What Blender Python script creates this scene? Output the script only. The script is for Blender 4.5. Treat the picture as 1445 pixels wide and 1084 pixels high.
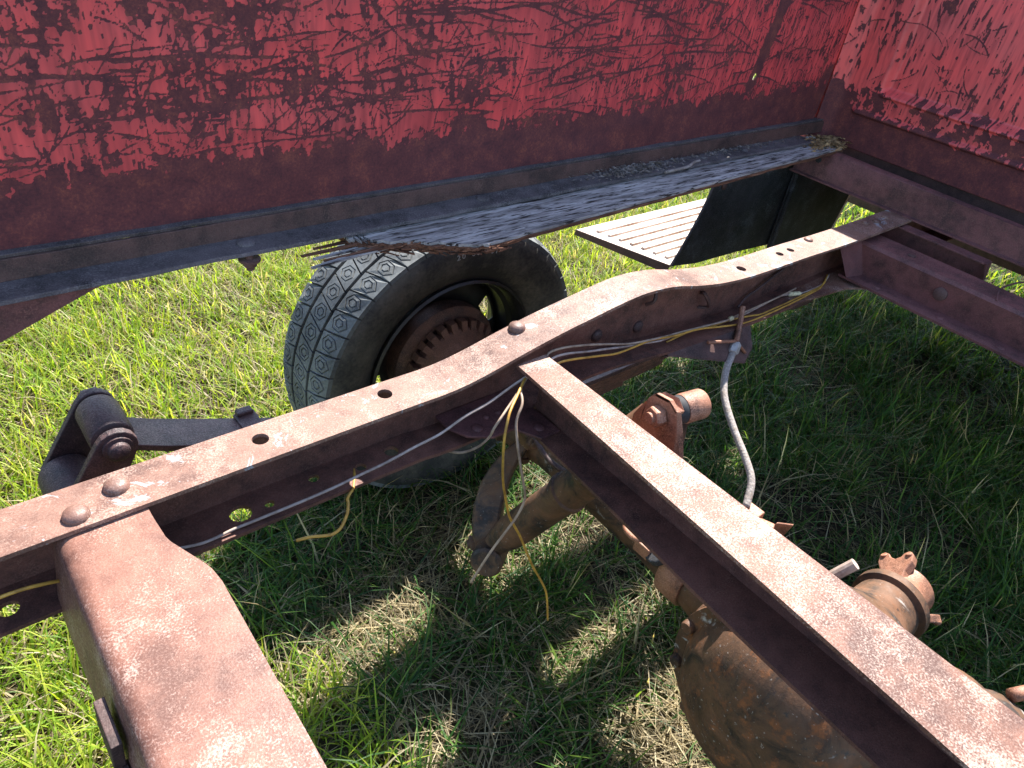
import bpy, math, random
import numpy as np
from mathutils import Vector, Matrix, Quaternion
random.seed(7); rng = np.random.default_rng(7)
sc = bpy.context.scene
for o in list(bpy.data.objects): bpy.data.objects.remove(o)
C = sc.collection

# ------------------------------------------------------------------ camera
cam_d = bpy.data.cameras.new('camera'); cam = bpy.data.objects.new('camera', cam_d); C.objects.link(cam)
cam_d.sensor_width = 36; cam_d.lens = 25.587; cam_d.clip_start = 0.02; cam_d.clip_end = 500
right = Vector((0.76943901, -0.62601663, 0.12675486))
down = Vector((-0.29367604, -0.52297298, -0.80015851))
fwd = Vector((0.5672019, 0.57844831, -0.5862419))
M = Matrix((right, -down, -fwd)).transposed().to_4x4()
M.translation = Vector((0, 0, 1.43)); cam.matrix_world = M
sc.camera = cam

# ------------------------------------------------------------------ world, sun, exposure
SUN_K = (0.633, 0.37)                                   # horizontal run per metre of height
sun_dir = Vector((SUN_K[0], SUN_K[1], 1)).normalized()
elev = math.asin(sun_dir.z); az = math.atan2(sun_dir.x, sun_dir.y)
w = bpy.data.worlds.new('World'); sc.world = w; w.use_nodes = True
nt = w.node_tree; nt.nodes.clear()
sky = nt.nodes.new('ShaderNodeTexSky'); sky.sky_type = 'NISHITA'; sky.sun_disc = False
sky.sun_elevation = elev; sky.sun_rotation = az; sky.air_density = 1.0; sky.dust_density = 0.6
bg = nt.nodes.new('ShaderNodeBackground'); bg.inputs[1].default_value = 0.125
wo = nt.nodes.new('ShaderNodeOutputWorld')
nt.links.new(sky.outputs[0], bg.inputs[0]); nt.links.new(bg.outputs[0], wo.inputs[0])
sun_d = bpy.data.lights.new('sun', 'SUN'); sun_d.energy = 5.0; sun_d.angle = math.radians(0.55); sun_d.color = (1, .955, .88)
sun = bpy.data.objects.new('sun', sun_d); C.objects.link(sun)
sun.rotation_euler = sun_dir.to_track_quat('Z', 'Y').to_euler(); sun.location = (3, 3, 6)
sc.view_settings.view_transform = 'Standard'; sc.view_settings.look = 'None'
sc.view_settings.exposure = 1.85; sc.view_settings.gamma = 1
sc.render.engine = 'CYCLES'
sc.render.resolution_x = 1024; sc.render.resolution_y = 768

# ------------------------------------------------------------------ material helpers
class NB:
    def __init__(s, name):
        s.m = bpy.data.materials.new(name); s.m.use_nodes = True; s.t = s.m.node_tree; s.t.nodes.clear()
        s.out = s.t.nodes.new('ShaderNodeOutputMaterial')
        s.pos = s.n('ShaderNodeNewGeometry').outputs['Position']
    def n(s, typ, **k):
        nd = s.t.nodes.new(typ)
        for a, v in k.items(): setattr(nd, a, v)
        return nd
    def set(s, sock, v):
        if v is None: return
        if hasattr(v, 'is_linked') or hasattr(v, 'links'): s.t.links.new(v, sock)
        else: sock.default_value = v
    def map(s, scale=(1, 1, 1), rot=(0, 0, 0), src=None):
        nd = s.n('ShaderNodeMapping'); s.set(nd.inputs[0], src or s.pos)
        nd.inputs['Scale'].default_value = scale; nd.inputs['Rotation'].default_value = rot
        return nd.outputs[0]
    def noise(s, scale, detail=6, rough=.6, vec=None, dist=0):
        nd = s.n('ShaderNodeTexNoise'); s.set(nd.inputs['Vector'], vec or s.pos)
        nd.inputs['Scale'].default_value = scale; nd.inputs['Detail'].default_value = detail
        nd.inputs['Roughness'].default_value = rough; nd.inputs['Distortion'].default_value = dist
        return nd.outputs['Fac']
    def ramp(s, fac, stops):
        nd = s.n('ShaderNodeValToRGB'); s.set(nd.inputs[0], fac); r = nd.color_ramp
        while len(r.elements) < len(stops): r.elements.new(.5)
        for e, (p, c) in zip(r.elements, stops):
            e.position = p; e.color = (c, c, c, 1) if not isinstance(c, tuple) else (*c, 1)
        return nd.outputs[0]
    def mix(s, fac, a, b, mode='MIX'):
        nd = s.n('ShaderNodeMix', data_type='RGBA', blend_type=mode)
        s.set(nd.inputs[0], fac)
        for i, v in ((6, a), (7, b)):
            s.set(nd.inputs[i], (*v, 1) if isinstance(v, tuple) and len(v) == 3 else v)
        return nd.outputs[2]
    def math(s, op, a, b=None):
        nd = s.n('ShaderNodeMath', operation=op); s.set(nd.inputs[0], a)
        if b is not None: s.set(nd.inputs[1], b)
        return nd.outputs[0]
    def bump(s, h, strength=.3, dist=.002, normal=None):
        nd = s.n('ShaderNodeBump'); nd.inputs['Strength'].default_value = strength
        nd.inputs['Distance'].default_value = dist; s.set(nd.inputs['Height'], h)
        if normal is not None: s.set(nd.inputs['Normal'], normal)
        return nd.outputs[0]
    def attr(s, name):
        return s.n('ShaderNodeAttribute', attribute_name=name)
    def finish(s, color, rough=.6, bump=None, spec=.5, metal=0.0):
        p = s.n('ShaderNodeBsdfPrincipled')
        s.set(p.inputs['Base Color'], (*color, 1) if isinstance(color, tuple) and len(color) == 3 else color)
        s.set(p.inputs['Roughness'], rough); s.set(p.inputs['Specular IOR Level'], spec)
        s.set(p.inputs['Metallic'], metal)
        if bump is not None: s.set(p.inputs['Normal'], bump)
        s.t.links.new(p.outputs[0], s.out.inputs[0]); return s.m

def rust(name, dark=(.075, .034, .026), mid=(.17, .085, .063), pale=(.42, .30, .25), pale_at=.56, grey=.0, rough=(.38, .68), spec=.5, grain=.5, bs=.35):
    b = NB(name)
    big = b.noise(5.5, 8, .62); med = b.noise(38, 6, .65); fine = b.noise(420, 3, .6); vf = b.noise(900, 2, .6)
    c = b.ramp(b.math('ADD', b.math('MULTIPLY', big, .55), b.math('MULTIPLY', med, .45)), [(.40, tuple(x * .8 for x in dark)), (.52, mid), (.62, tuple(x * 1.35 for x in mid))])
    patch = b.math('ADD', b.math('MULTIPLY', b.noise(15, 9, .72), .6), b.math('MULTIPLY', fine, .40))
    c = b.mix(b.ramp(patch, [(pale_at - .07, 0.0), (pale_at + .06, 1.0)]), c, pale)
    c = b.mix(b.ramp(fine, [(.46, .0), (.62, grain)]), c, b.mix(.45, c, pale))
    c = b.mix(b.ramp(vf, [(.34, .5), (.47, .0)]), c, tuple(x * .6 for x in dark))
    spk = b.math('ADD', b.math('MULTIPLY', b.noise(55, 6, .75), .6), b.math('MULTIPLY', vf, .4))
    c = b.mix(b.ramp(spk, [(.36, .5), (.43, .0)]), c, dark)
    c = b.mix(b.ramp(spk, [(.57, 0.0), (.64, .4)]), c, pale)
    if grey:
        c = b.mix(b.math('MULTIPLY', b.ramp(b.noise(17, 5, .75, dist=1.2), [(.60, 0.0), (.625, 1.0)]), grey), c, (.27, .28, .29))
    pit = b.math('ADD', b.math('MULTIPLY', med, .5), b.math('MULTIPLY', fine, .5))
    r = b.mix(.5, b.ramp(patch, [(.35, rough[1]), (.65, rough[0])]), b.ramp(fine, [(.35, rough[1] + .12), (.65, rough[0] - .04)]))
    return b.finish(c, r, b.bump(pit, bs, .0025), spec)

M_RAIL = rust('rust_worn_primer', dark=(.08, .034, .026), mid=(.165, .085, .062), pale=(.33, .225, .18), pale_at=.575, grey=.8, rough=(.44, .64), grain=.45, spec=.35, bs=.22)
M_CROSS = rust('rust_brown_steel', dark=(.075, .028, .019), mid=(.145, .062, .040), pale=(.36, .245, .195), pale_at=.56, rough=(.46, .68), spec=.32, grain=.3, bs=.22)
M_FG = rust('rust_pink_crossmember', dark=(.12, .05, .035), mid=(.18, .080, .055), pale=(.43, .29, .235), pale_at=.60, rough=(.38, .6), spec=.4, grain=.35, bs=.25)
M_DARK = rust('rust_dark_steel', dark=(.035, .018, .016), mid=(.075, .036, .030), pale=(.15, .085, .07), pale_at=.64, rough=(.5, .8), grain=.3)
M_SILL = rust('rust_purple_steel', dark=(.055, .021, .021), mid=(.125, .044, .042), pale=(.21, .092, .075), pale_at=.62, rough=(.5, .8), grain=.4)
M_STRIP = rust('dusty_grey_strip', dark=(.03, .025, .027), mid=(.075, .062, .065), pale=(.16, .14, .14), pale_at=.6, rough=(.6, .9), grain=.5)
M_ORANGE = rust('rust_orange_steel', dark=(.09, .036, .020), mid=(.25, .105, .058), pale=(.40, .20, .125), pale_at=.58, rough=(.45, .7), grain=.5, bs=.5)
M_BLUEPAINT = rust('dark_green_black_paint', dark=(.012, .013, .016), mid=(.03, .028, .03), pale=(.10, .115, .135), pale_at=.595, rough=(.5, .8), grain=.15)
M_RIVET = rust('rust_rivet', dark=(.07, .03, .024), mid=(.15, .075, .055), pale=(.27, .18, .145), pale_at=.6, rough=(.42, .6), grain=.3)
M_SHACKLE = rust('dark_purple_paint', dark=(.016, .010, .012), mid=(.055, .026, .026), pale=(.13, .07, .062), pale_at=.585, rough=(.42, .7), grain=.3, bs=.8)

def diff_cover_mat(name='rust_orange_black_grease', orange=(.24, .082, .024), amt=.85, white=.8):
    b = NB(name)
    n1 = b.noise(11, 8, .7, dist=.8); n2 = b.noise(70, 5, .7); n3 = b.noise(26, 8, .72)
    c = b.ramp(n1, [(.40, (.018, .012, .010)), (.50, (.075, .038, .02)), (.66, (.13, .06, .03))])
    c = b.mix(b.ramp(n3, [(.53, 0.0), (.66, amt)]), c, orange)
    c = b.mix(b.ramp(n3, [(.33, .9), (.40, 0.0)]), c, (.02, .019, .02))
    c = b.mix(b.ramp(b.noise(7, 6, .7, dist=.7), [(.625, 0.0), (.66, white)]), c, (.38, .37, .35))
    c = b.mix(b.ramp(b.noise(150, 3, .6), [(.66, 0.0), (.70, .5 * white)]), c, (.45, .42, .38))
    return b.finish(c, b.ramp(n3, [(.35, .45), (.6, .8)]), b.bump(b.math('ADD', n2, n3), .45, .0022), .4)
M_COVER = diff_cover_mat()
M_AXLE = diff_cover_mat('rust_axle_grease', (.13, .058, .028), .8, .45)

def rubber(name, col, dust, at=.5):
    b = NB(name); n1 = b.noise(9, 6, .65); n2 = b.noise(120, 4, .7)
    c = b.mix(b.ramp(b.math('ADD', b.math('MULTIPLY', n1, .7), b.math('MULTIPLY', n2, .3)), [(at - .1, 0.0), (at + .12, 1.0)]), col, dust)
    return b.finish(c, .72, b.bump(n2, .3, .001), .35)
M_TREAD = rubber('dusty_tread_rubber', (.038, .041, .043), (.14, .15, .148), .47)
M_LETTER = rubber('lettering_painted_light', (.20, .20, .19), (.32, .31, .29), .45)  # letters made paler than the tyre to stand for the light they catch
M_TYRE = rubber('worn_black_sidewall', (.020, .020, .020), (.10, .088, .070), .53)
M_RUBBER = rubber('black_rubber', (.02, .02, .022), (.06, .06, .06), .6)
M_RIM = rust('black_wheel_paint', dark=(.008, .008, .009), mid=(.016, .015, .015), pale=(.05, .04, .034), pale_at=.66, rough=(.3, .5), grain=.1)
M_DRUM = rust('rust_brake_drum', dark=(.035, .017, .012), mid=(.10, .042, .024), pale=(.19, .09, .055), pale_at=.6, rough=(.6, .85), grain=.5)
M_WEBR = rust('rust_unworn_bounce_tint', dark=(.06, .024, .018), mid=(.14, .055, .038), pale=(.26, .13, .09), pale_at=.63, rough=(.5, .8), grain=.25)  # less worn rust, with warm bounce light on shaded faces put into the colour

def paint_mat(name, red=(.80, .080, .078), bare=(.058, .016, .021)):
    b = NB(name)
    a = b.attr('wear'); sep = b.n('ShaderNodeSeparateColor'); b.t.links.new(a.outputs['Color'], sep.inputs[0])
    R, S = sep.outputs[0], sep.outputs[1]
    fine = b.noise(260, 5, .7); med = b.noise(30, 6, .65)
    base = b.mix(b.ramp(b.noise(6, 5, .6), [(.35, 0.0), (.7, 1.0)]), red, tuple((red[0] * .84, red[1] * 1.2, red[2] * 1.2)))
    base = b.mix(b.math('MULTIPLY', S, .82), base, (.17, .026, .034))
    edge = b.math('ADD', R, b.math('MULTIPLY', b.math('SUBTRACT', fine, .5), 1.1))
    mask = b.ramp(edge, [(.40, 0.0), (.52, 1.0)])
    rustc = b.ramp(b.math('ADD', b.math('MULTIPLY', med, .5), b.math('MULTIPLY', fine, .5)), [(.38, bare), (.52, (.105, .027, .028)), (.66, (.20, .055, .038))])
    c = b.mix(mask, base, rustc)
    rough = b.mix(mask, (.42, .42, .42), (.8, .8, .8))
    h = b.math('SUBTRACT', b.math('MULTIPLY', fine, mask), mask)
    return b.finish(c, rough, b.bump(h, .45, .0015), .4)
M_PAINT = paint_mat('chipped_red_paint')
M_PAINT2 = paint_mat('faded_red_paint', red=(.76, .095, .088))

def wood_mat():
    b = NB('weathered_grey_plywood')
    v = b.map((2.6, 24, 20), (0, 0, .06)); v2 = b.map((6, 55, 40), (0, 0, -.05))
    g = b.noise(3.0, 8, .7, v, .4); g2 = b.noise(3.2, 5, .65, v2); fl = b.noise(16, 6, .7)
    c = b.ramp(g, [(.33, (.07, .064, .062)), (.5, (.27, .25, .245)), (.68, (.48, .46, .45))])
    c = b.mix(b.ramp(g2, [(.40, 1.0), (.47, 0.0)]), c, (.025, .021, .020))
    c = b.mix(b.ramp(fl, [(.60, 0.0), (.70, .75)]), c, (.07, .055, .045))
    return b.finish(c, .9, b.bump(b.math('ADD', g, g2), .9, .004), .2)
M_WOOD = wood_mat()
def wood_dark():
    b = NB('rotten_brown_wood'); v = b.map((5, 60, 60)); g = b.noise(3, 6, .7, v)
    c = b.ramp(g, [(.35, (.04, .02, .014)), (.55, (.14, .065, .04)), (.72, (.27, .15, .10))])
    return b.finish(c, .92, b.bump(g, .8, .003), .15)
M_ROT = wood_dark()
def step_mat():
    b = NB('weathered_white_step_paint')
    n = b.noise(14, 7, .7); st = b.noise(3, 4, .6, b.map((1.0, 26, 1)))
    c = b.ramp(n, [(.38, (.36, .26, .20)), (.55, (.54, .45, .38)), (.7, (.62, .55, .50))])
    c = b.mix(b.ramp(n, [(.69, 0.0), (.72, .7)]), c, (.30, .13, .08))
    return b.finish(c, .6, b.bump(n, .3, .002), .4)
M_STEP = step_mat()
def flat(name, col, rough=.5, spec=.5, bs=.2, sc_=200):
    b = NB(name); n = b.noise(sc_, 4, .6)
    c = b.mix(b.ramp(b.noise(34, 6, .7), [(.42, 0.0), (.62, .75)]), col, tuple(x * y for x, y in zip(col, (.42, .36, .32))))
    return b.finish(c, rough, b.bump(n, bs, .001), spec)
M_WIRE = flat('dusty_tan_insulation', (.40, .29, .21), .6)
M_WIREY = flat('yellow_ochre_insulation', (.55, .30, .05), .5)
M_WIREG = flat('pale_grey_insulation', (.40, .31, .265), .65)
M_BEAD = flat('pale_yellow_crimp', (.75, .66, .40), .4)
def hose_mat():
    b = NB('grey_braided_hose'); v = b.n('ShaderNodeTexVoronoi'); v.inputs['Scale'].default_value = 260; b.set(v.inputs['Vector'], b.map((1, 1, .35)))
    c = b.mix(b.ramp(v.outputs['Distance'], [(.25, 0.0), (.6, 1.0)]), (.33, .295, .27), (.24, .21, .19))
    c = b.mix(b.ramp(b.noise(40, 5, .7), [(.5, 0.0), (.66, .6)]), c, (.20, .14, .10))
    return b.finish(c, .85, b.bump(v.outputs['Distance'], .5, .0015), .25)
M_HOSE = hose_mat()
M_ZINC = flat('dull_zinc', (.42, .41, .40), .4)
M_LITTER = flat('grey_brown_litter', (.19, .16, .145), .9)
M_STRAWC = flat('tan_needle_litter', (.30, .19, .09), .9)
M_TWIG = flat('grey_twig', (.26, .22, .20), .9)
M_CAB = flat('faded_red_cab_paint', (.34, .06, .055), .5)

# ------------------------------------------------------------------ object helpers
WO = {}
def V3(p): return Vector(p)
def link(name, me, parent, origin, label=None, cat=None, kind=None, group=None):
    o = bpy.data.objects.new(name, me); C.objects.link(o); origin = Vector(origin); WO[o.name] = origin
    if parent is not None:
        o.parent = parent; o.location = origin - WO[parent.name]
    else: o.location = origin
    if label: o['label'] = label
    if cat: o['category'] = cat
    if kind: o['kind'] = kind
    if group: o['group'] = group
    return o
def thing(name, loc, label, cat, group=None):
    o = bpy.data.objects.new(name, None); C.objects.link(o); o.location = loc; o.empty_display_size = .05
    WO[o.name] = Vector(loc); o['label'] = label; o['category'] = cat
    if group: o['group'] = group
    return o
def obj(name, geo, mat, parent=None, smooth=False, bevel=0, second=None, **k):
    vs, fs = geo; vs = np.array([tuple(v) for v in vs], float) if not isinstance(vs, np.ndarray) else vs
    c = (vs.min(0) + vs.max(0)) / 2
    if parent is None: c[2] = vs[:, 2].min()
    me = bpy.data.meshes.new(name); me.from_pydata((vs - c).tolist(), [], [tuple(f) for f in fs]); me.update()
    me.materials.append(mat)
    if second:
        me.materials.append(second[0])
        for i_ in range(second[1], len(me.polygons)): me.polygons[i_].material_index = 1
    if smooth: me.polygons.foreach_set('use_smooth', [True] * len(me.polygons))
    o = link(name, me, parent, c, **k)
    if smooth and smooth != 'all':
        try: me.set_sharp_from_angle(angle=math.radians(40))
        except Exception: pass
    if bevel:
        md = o.modifiers.new('bevel', 'BEVEL'); md.width = bevel; md.segments = 2; md.limit_method = 'ANGLE'; md.angle_limit = math.radians(35)
    return o
def join(*gs):
    vs = []; fs = []
    for v, f in gs:
        n = len(vs); vs += [tuple(x) for x in v]; fs += [tuple(i + n for i in q) for q in f]
    return vs, fs
def xform(g, Mx): return [tuple(Mx @ Vector(v)) for v in g[0]], g[1]
def hexa(p):   # 8 points: bottom loop 0-3, top loop 4-7
    return list(p), [(3, 2, 1, 0), (4, 5, 6, 7), (0, 1, 5, 4), (1, 2, 6, 5), (2, 3, 7, 6), (3, 0, 4, 7)]
def box(a, b):
    (x0, y0, z0), (x1, y1, z1) = a, b
    return hexa([(x0, y0, z0), (x1, y0, z0), (x1, y1, z0), (x0, y1, z0), (x0, y0, z1), (x1, y0, z1), (x1, y1, z1), (x0, y1, z1)])
def prism(pts, d):    # polygon in 3D (planar) extruded by vector d
    n = len(pts); d = Vector(d); P = [Vector(p) for p in pts]; vs = P + [p + d for p in P]
    fs = [tuple(range(n))[::-1], tuple(range(n, 2 * n))] + [(i, (i + 1) % n, n + (i + 1) % n, n + i) for i in range(n)]
    return [tuple(v) for v in vs], fs
def frame_for(d):
    d = Vector(d).normalized(); u = Vector((0, 0, 1)) if abs(d.z) < .9 else Vector((1, 0, 0))
    a = u.cross(d).normalized(); return a, d.cross(a), d
def lathe(prof, o, d, seg=24):   # prof: [(r, h)] along axis d from o
    a, b, d = frame_for(d); o = Vector(o); vs = []; fs = []; n = len(prof)
    for r, h in prof:
        for k in range(seg):
            t = 2 * math.pi * k / seg; vs.append(tuple(o + d * h + (a * math.cos(t) + b * math.sin(t)) * max(r, 1e-5)))
    for i in range(n - 1):
        for k in range(seg):
            k2 = (k + 1) % seg; fs.append((i * seg + k, i * seg + k2, (i + 1) * seg + k2, (i + 1) * seg + k))
    fs.append(tuple(range(seg))[::-1]); fs.append(tuple((n - 1) * seg + k for k in range(seg)))
    return vs, fs
def cyl(p, q, r, seg=20, r2=None):
    p = Vector(p); q = Vector(q); return lathe([(r, 0), (r2 or r, (q - p).length)], p, q - p, seg)
def catmull(P, n=8):
    P = [Vector(p) for p in P]; Q = [2 * P[0] - P[1]] + P + [2 * P[-1] - P[-2]]; out = []
    for i in range(1, len(Q) - 2):
        for k in range(n):
            t = k / n; a, b, c, d = Q[i - 1], Q[i], Q[i + 1], Q[i + 2]
            out.append(.5 * (2 * b + (c - a) * t + (2 * a - 5 * b + 4 * c - d) * t * t + (3 * b - a - 3 * c + d) * t ** 3))
    return out + [P[-1]]
def tube(P, r, seg=8, smooth=8, prof=None):
    P = catmull(P, smooth) if smooth else [Vector(p) for p in P]; n = len(P); vs = []; fs = []
    t0 = (P[1] - P[0]).normalized(); a, b, _ = frame_for(t0)
    for i, p in enumerate(P):
        t = ((P[min(i + 1, n - 1)] - P[max(i - 1, 0)])).normalized()
        q = t0.rotation_difference(t); a = q @ a; b = q @ b; t0 = t
        rr = r(i / (n - 1)) if callable(r) else r
        for k in range(seg):
            an = 2 * math.pi * k / seg; vs.append(tuple(p + (a * math.cos(an) + b * math.sin(an)) * rr))
    for i in range(n - 1):
        for k in range(seg):
            k2 = (k + 1) % seg; fs.append((i * seg + k, i * seg + k2, (i + 1) * seg + k2, (i + 1) * seg + k))
    fs.append(tuple(range(seg))[::-1]); fs.append(tuple((n - 1) * seg + k for k in range(seg)))
    return vs, fs
def sweep(sections):  # list of equal-length closed 3D loops
    n = len(sections[0]); vs = [tuple(p) for s in sections for p in s]; fs = []
    for i in range(len(sections) - 1):
        for k in range(n):
            k2 = (k + 1) % n; fs.append((i * n + k, i * n + k2, (i + 1) * n + k2, (i + 1) * n + k))
    fs.append(tuple(range(n))[::-1]); fs.append(tuple((len(sections) - 1) * n + k for k in range(n)))
    return vs, fs
def plate(us, v0, v1, fn, th, holes=(), seg=16):
    """sheet u x [v0(u), v1(u)] with real round holes [(u, v, r)]; fn(u, v, side) -> xyz, side 0 top / 1 underside"""
    cuts = []; us = list(us)
    for (hu, hv, r) in holes: cuts.append((hu - r * 1.5, hu + r * 1.5, hu, hv, r))
    us = [u for u in us if not any(c[0] < u < c[1] for c in cuts)]
    for c in cuts: us += [c[0], c[1]]
    us = sorted(set(us)); vs = []; fs = []; idx = {}
    def vid(u, v, s):
        k = (round(u, 6), round(v, 6), s)
        if k not in idx: idx[k] = len(vs); vs.append(tuple(fn(u, v, s)))
        return idx[k]
    for a, b in zip(us[:-1], us[1:]):
        c = [q for q in cuts if abs(q[0] - a) < 1e-9]
        cs = [(a, v0(a)), (b, v0(b)), (b, v1(b)), (a, v1(a))]
        if not c:
            for s in (0, 1):
                f = [vid(u, v, s) for u, v in cs]; fs.append(tuple(f if s == 0 else f[::-1]))
        else:
            _, _, hu, hv, r = c[0]; ring = []; outer = []
            for k in range(seg):
                t = 2 * math.pi * (k + .5) / seg; du, dv = math.cos(t), math.sin(t); ring.append((hu + r * du, hv + r * dv))
                # hit the rectangle
                k1 = ((b if du > 0 else a) - hu) / du; lim = v1(hu) if dv > 0 else v0(hu); k2 = (lim - hv) / dv; kk = min(k1, k2)
                u, v = hu + du * kk, hv + dv * kk
                outer.append((u, v))
            for s in (0, 1):
                for k in range(seg):
                    k2 = (k + 1) % seg; o1, o2 = outer[k], outer[k2]
                    quad = [vid(*ring[k], s), vid(*o1, s)]
                    for cc in cs:   # corner between?
                        if (abs(o1[0] - o2[0]) > 1e-6 and abs(o1[1] - o2[1]) > 1e-6) and (abs(cc[0] - o1[0]) < 1e-6 or abs(cc[0] - o2[0]) < 1e-6) and (abs(cc[1] - o1[1]) < .008 and abs(cc[1] - o2[1]) < .2 or abs(cc[1] - o2[1]) < .008 and abs(cc[1] - o1[1]) < .2) and (cc[0] - hu) * (o1[0] + o2[0] - 2 * hu) > 0 and (cc[1] - hv) * (o1[1] + o2[1] - 2 * hv) > 0:
                            quad.append(vid(*cc, s)); break
                    quad += [vid(*o2, s), vid(*ring[k2], s)]
                    fs.append(tuple(quad if s == 0 else quad[::-1]))
            for k in range(seg):
                k2 = (k + 1) % seg; fs.append((vid(*ring[k], 0), vid(*ring[k2], 0), vid(*ring[k2], 1), vid(*ring[k], 1)))
        for (p, q) in ((cs[0], cs[1]), (cs[2], cs[3])):
            fs.append((vid(*p, 0), vid(*p, 1), vid(*q, 1), vid(*q, 0)))
    for u in (us[0], us[-1]):
        fs.append((vid(u, v0(u), 0), vid(u, v1(u), 0), vid(u, v1(u), 1), vid(u, v0(u), 1)))
    return vs, fs
SHARED = {}
def rivet_mesh(key, prof, mat, seg=14):
    if key not in SHARED:
        v, f = lathe(prof, (0, 0, 0), (0, 0, 1), seg); me = bpy.data.meshes.new(key); me.from_pydata(v, [], f)
        me.materials.append(mat); me.polygons.foreach_set('use_smooth', [True] * len(me.polygons)); SHARED[key] = me
        try: me.set_sharp_from_angle(angle=math.radians(50))
        except Exception: pass
    return SHARED[key]
def rivet(parent, p, n=(0, 0, 1), r=.013, h=.009, mat=None, name='rivet', flat_=False):
    mat = mat or M_CROSS; key = f'{name}_{r}_{h}_{mat.name}'
    prof = [(r, -.001), (r, h * .3), (r * .9, h * .62), (r * .62, h * .9), (r * .2, h)] if not flat_ else [(r, -.001), (r, h * .7), (r * .85, h)]
    me = rivet_mesh(key, prof, mat)
    o = link(name, me, parent, p); o.rotation_mode = 'QUATERNION'; o.rotation_quaternion = Vector((0, 0, 1)).rotation_difference(Vector(n).normalized())
    return o
def hexnut(p, d, r, h, hole=.55):
    a = lathe([(r, 0), (r, h * .8), (r * .9, h)], p, d, 6)
    b = cyl(p, Vector(p) + Vector(d).normalized() * h * 1.35, r * hole, 14)
    return join(a, b)
def lin(a, b, n): return [a + (b - a) * i / (n - 1) for i in range(n)]
def interp(x, tab): return float(np.interp(x, [t[0] for t in tab], [t[1] for t in tab]))
def smooth_tab(tab, n=6):
    q = catmull([(a, b, 0) for a, b in tab], n); return [(p.x, p.y) for p in q]

# ------------------------------------------------------------------ ground
def ground_mat():
    b = NB('dirt_and_thatch')
    n1 = b.noise(7, 8, .7); n2 = b.noise(90, 5, .7); n3 = b.noise(1.3, 5, .6)
    c = b.ramp(n1, [(.38, (.018, .013, .009)), (.58, (.05, .036, .024)), (.74, (.13, .10, .06))])
    c = b.mix(b.ramp(n2, [(.5, 0.0), (.66, .7)]), c, (.20, .16, .095))
    c = b.mix(b.ramp(n3, [(.45, 0.0), (.62, .55)]), c, (.05, .075, .02))
    return b.finish(c, .95, b.bump(b.math('ADD', n1, n2), .9, .02), .1)
M_GROUND = ground_mat()
def gh(x, y): return .012 * np.sin(3.1 * x + 1.3) * np.cos(2.7 * y) + .008 * np.sin(7.3 * x - 2 * y) + .006 * np.cos(9.1 * y + 4 * x)
gx = np.unique(np.concatenate([np.linspace(-60, -2, 12), np.linspace(-2, 6, 161), np.linspace(6, 60, 12)]))
gy = np.unique(np.concatenate([np.linspace(-60, -2, 12), np.linspace(-2, 5, 141), np.linspace(5, 60, 12)]))
GX, GY = np.meshgrid(gx, gy, indexing='ij'); gv = np.stack([GX, GY, gh(GX, GY)], -1).reshape(-1, 3)
ny = len(gy); I, J = np.meshgrid(np.arange(len(gx) - 1), np.arange(ny - 1), indexing='ij'); q = (I * ny + J).ravel()
g = obj('ground', (gv, np.stack([q, q + ny, q + ny + 1, q + 1], 1).tolist()), M_GROUND, smooth='all', kind='structure', label='bare brown dirt and thatch under the grass', cat='ground')

# ------------------------------------------------------------------ truck frame
fr = thing('truck_chassis', (.9, .15, .66), 'rusty brown ladder frame with long side rail and riveted crossmembers', 'chassis')
TOP = smooth_tab([(-1.6, .779), (.30, .779), (.52, .778), (.60, .786), (.67, .801), (.75, .816), (.84, .829), (.91, .838), (.965, .840), (1.035, .833), (1.11, .816), (1.2, .801), (1.30, .793), (1.42, .791), (1.53, .790), (1.75, .785), (2.0, .788), (3.4, .788)])
BOT = smooth_tab([(-1.6, .663), (.3, .662), (.5, .658), (.6, .655), (.70, .672), (.80, .690), (.90, .691), (1.0, .680), (1.12, .664), (1.25, .655), (1.5, .652), (1.8, .655), (3.4, .655)])
def railstations(): return sorted(set(round(v_, 4) for v_ in list(lin(-1.6, .3, 8)) + list(lin(.3, 1.5, 49)) + list(lin(1.5, 3.4, 14))))
def make_rail(y_in, y_out, holes_top, holes_bot):
    rail = None; T = .006; s = 1 if y_out > y_in else -1
    top = plate(railstations(), lambda u: min(y_in, y_out), lambda u: max(y_in, y_out) , lambda u, v, sd: (u, v, interp(u, TOP) - (T if sd else 0)), T, holes_top)
    def yin(u): return y_in - s * .0
    bot = plate(railstations(), lambda u: min(y_in, y_out), lambda u: max(y_in, y_out), lambda u, v, sd: (u, v, interp(u, BOT) + (T if not sd else 0)), T, holes_bot)
    secs = []
    for u in railstations():
        zt, zb = interp(u, TOP) - .0005, interp(u, BOT) + .0005
        secs.append([(u, y_out, zb), (u, y_out, zt), (u, y_out - s * T, zt), (u, y_out - s * T, zb)])
    return join(top, bot, sweep(secs)), len(top[1])
ht = [(.263, .712, .011), (.451, .716, .011), (1.30, .705, .011), (1.455, .712, .009), (1.50, .713, .009)]
hb = [(.224, .706, .015), (.263, .703, .007), (.336, .717, .008), (.405, .703, .008), (.462, .710, .011), (-.046, .703, .011)]
rg, rn = make_rail(.672, .743, ht, hb)
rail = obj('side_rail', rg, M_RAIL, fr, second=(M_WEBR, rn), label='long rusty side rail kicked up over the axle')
rg, rn = make_rail(-.372, -.443, [], [])
r2 = obj('side_rail', rg, M_RAIL, fr, second=(M_WEBR, rn))
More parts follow.
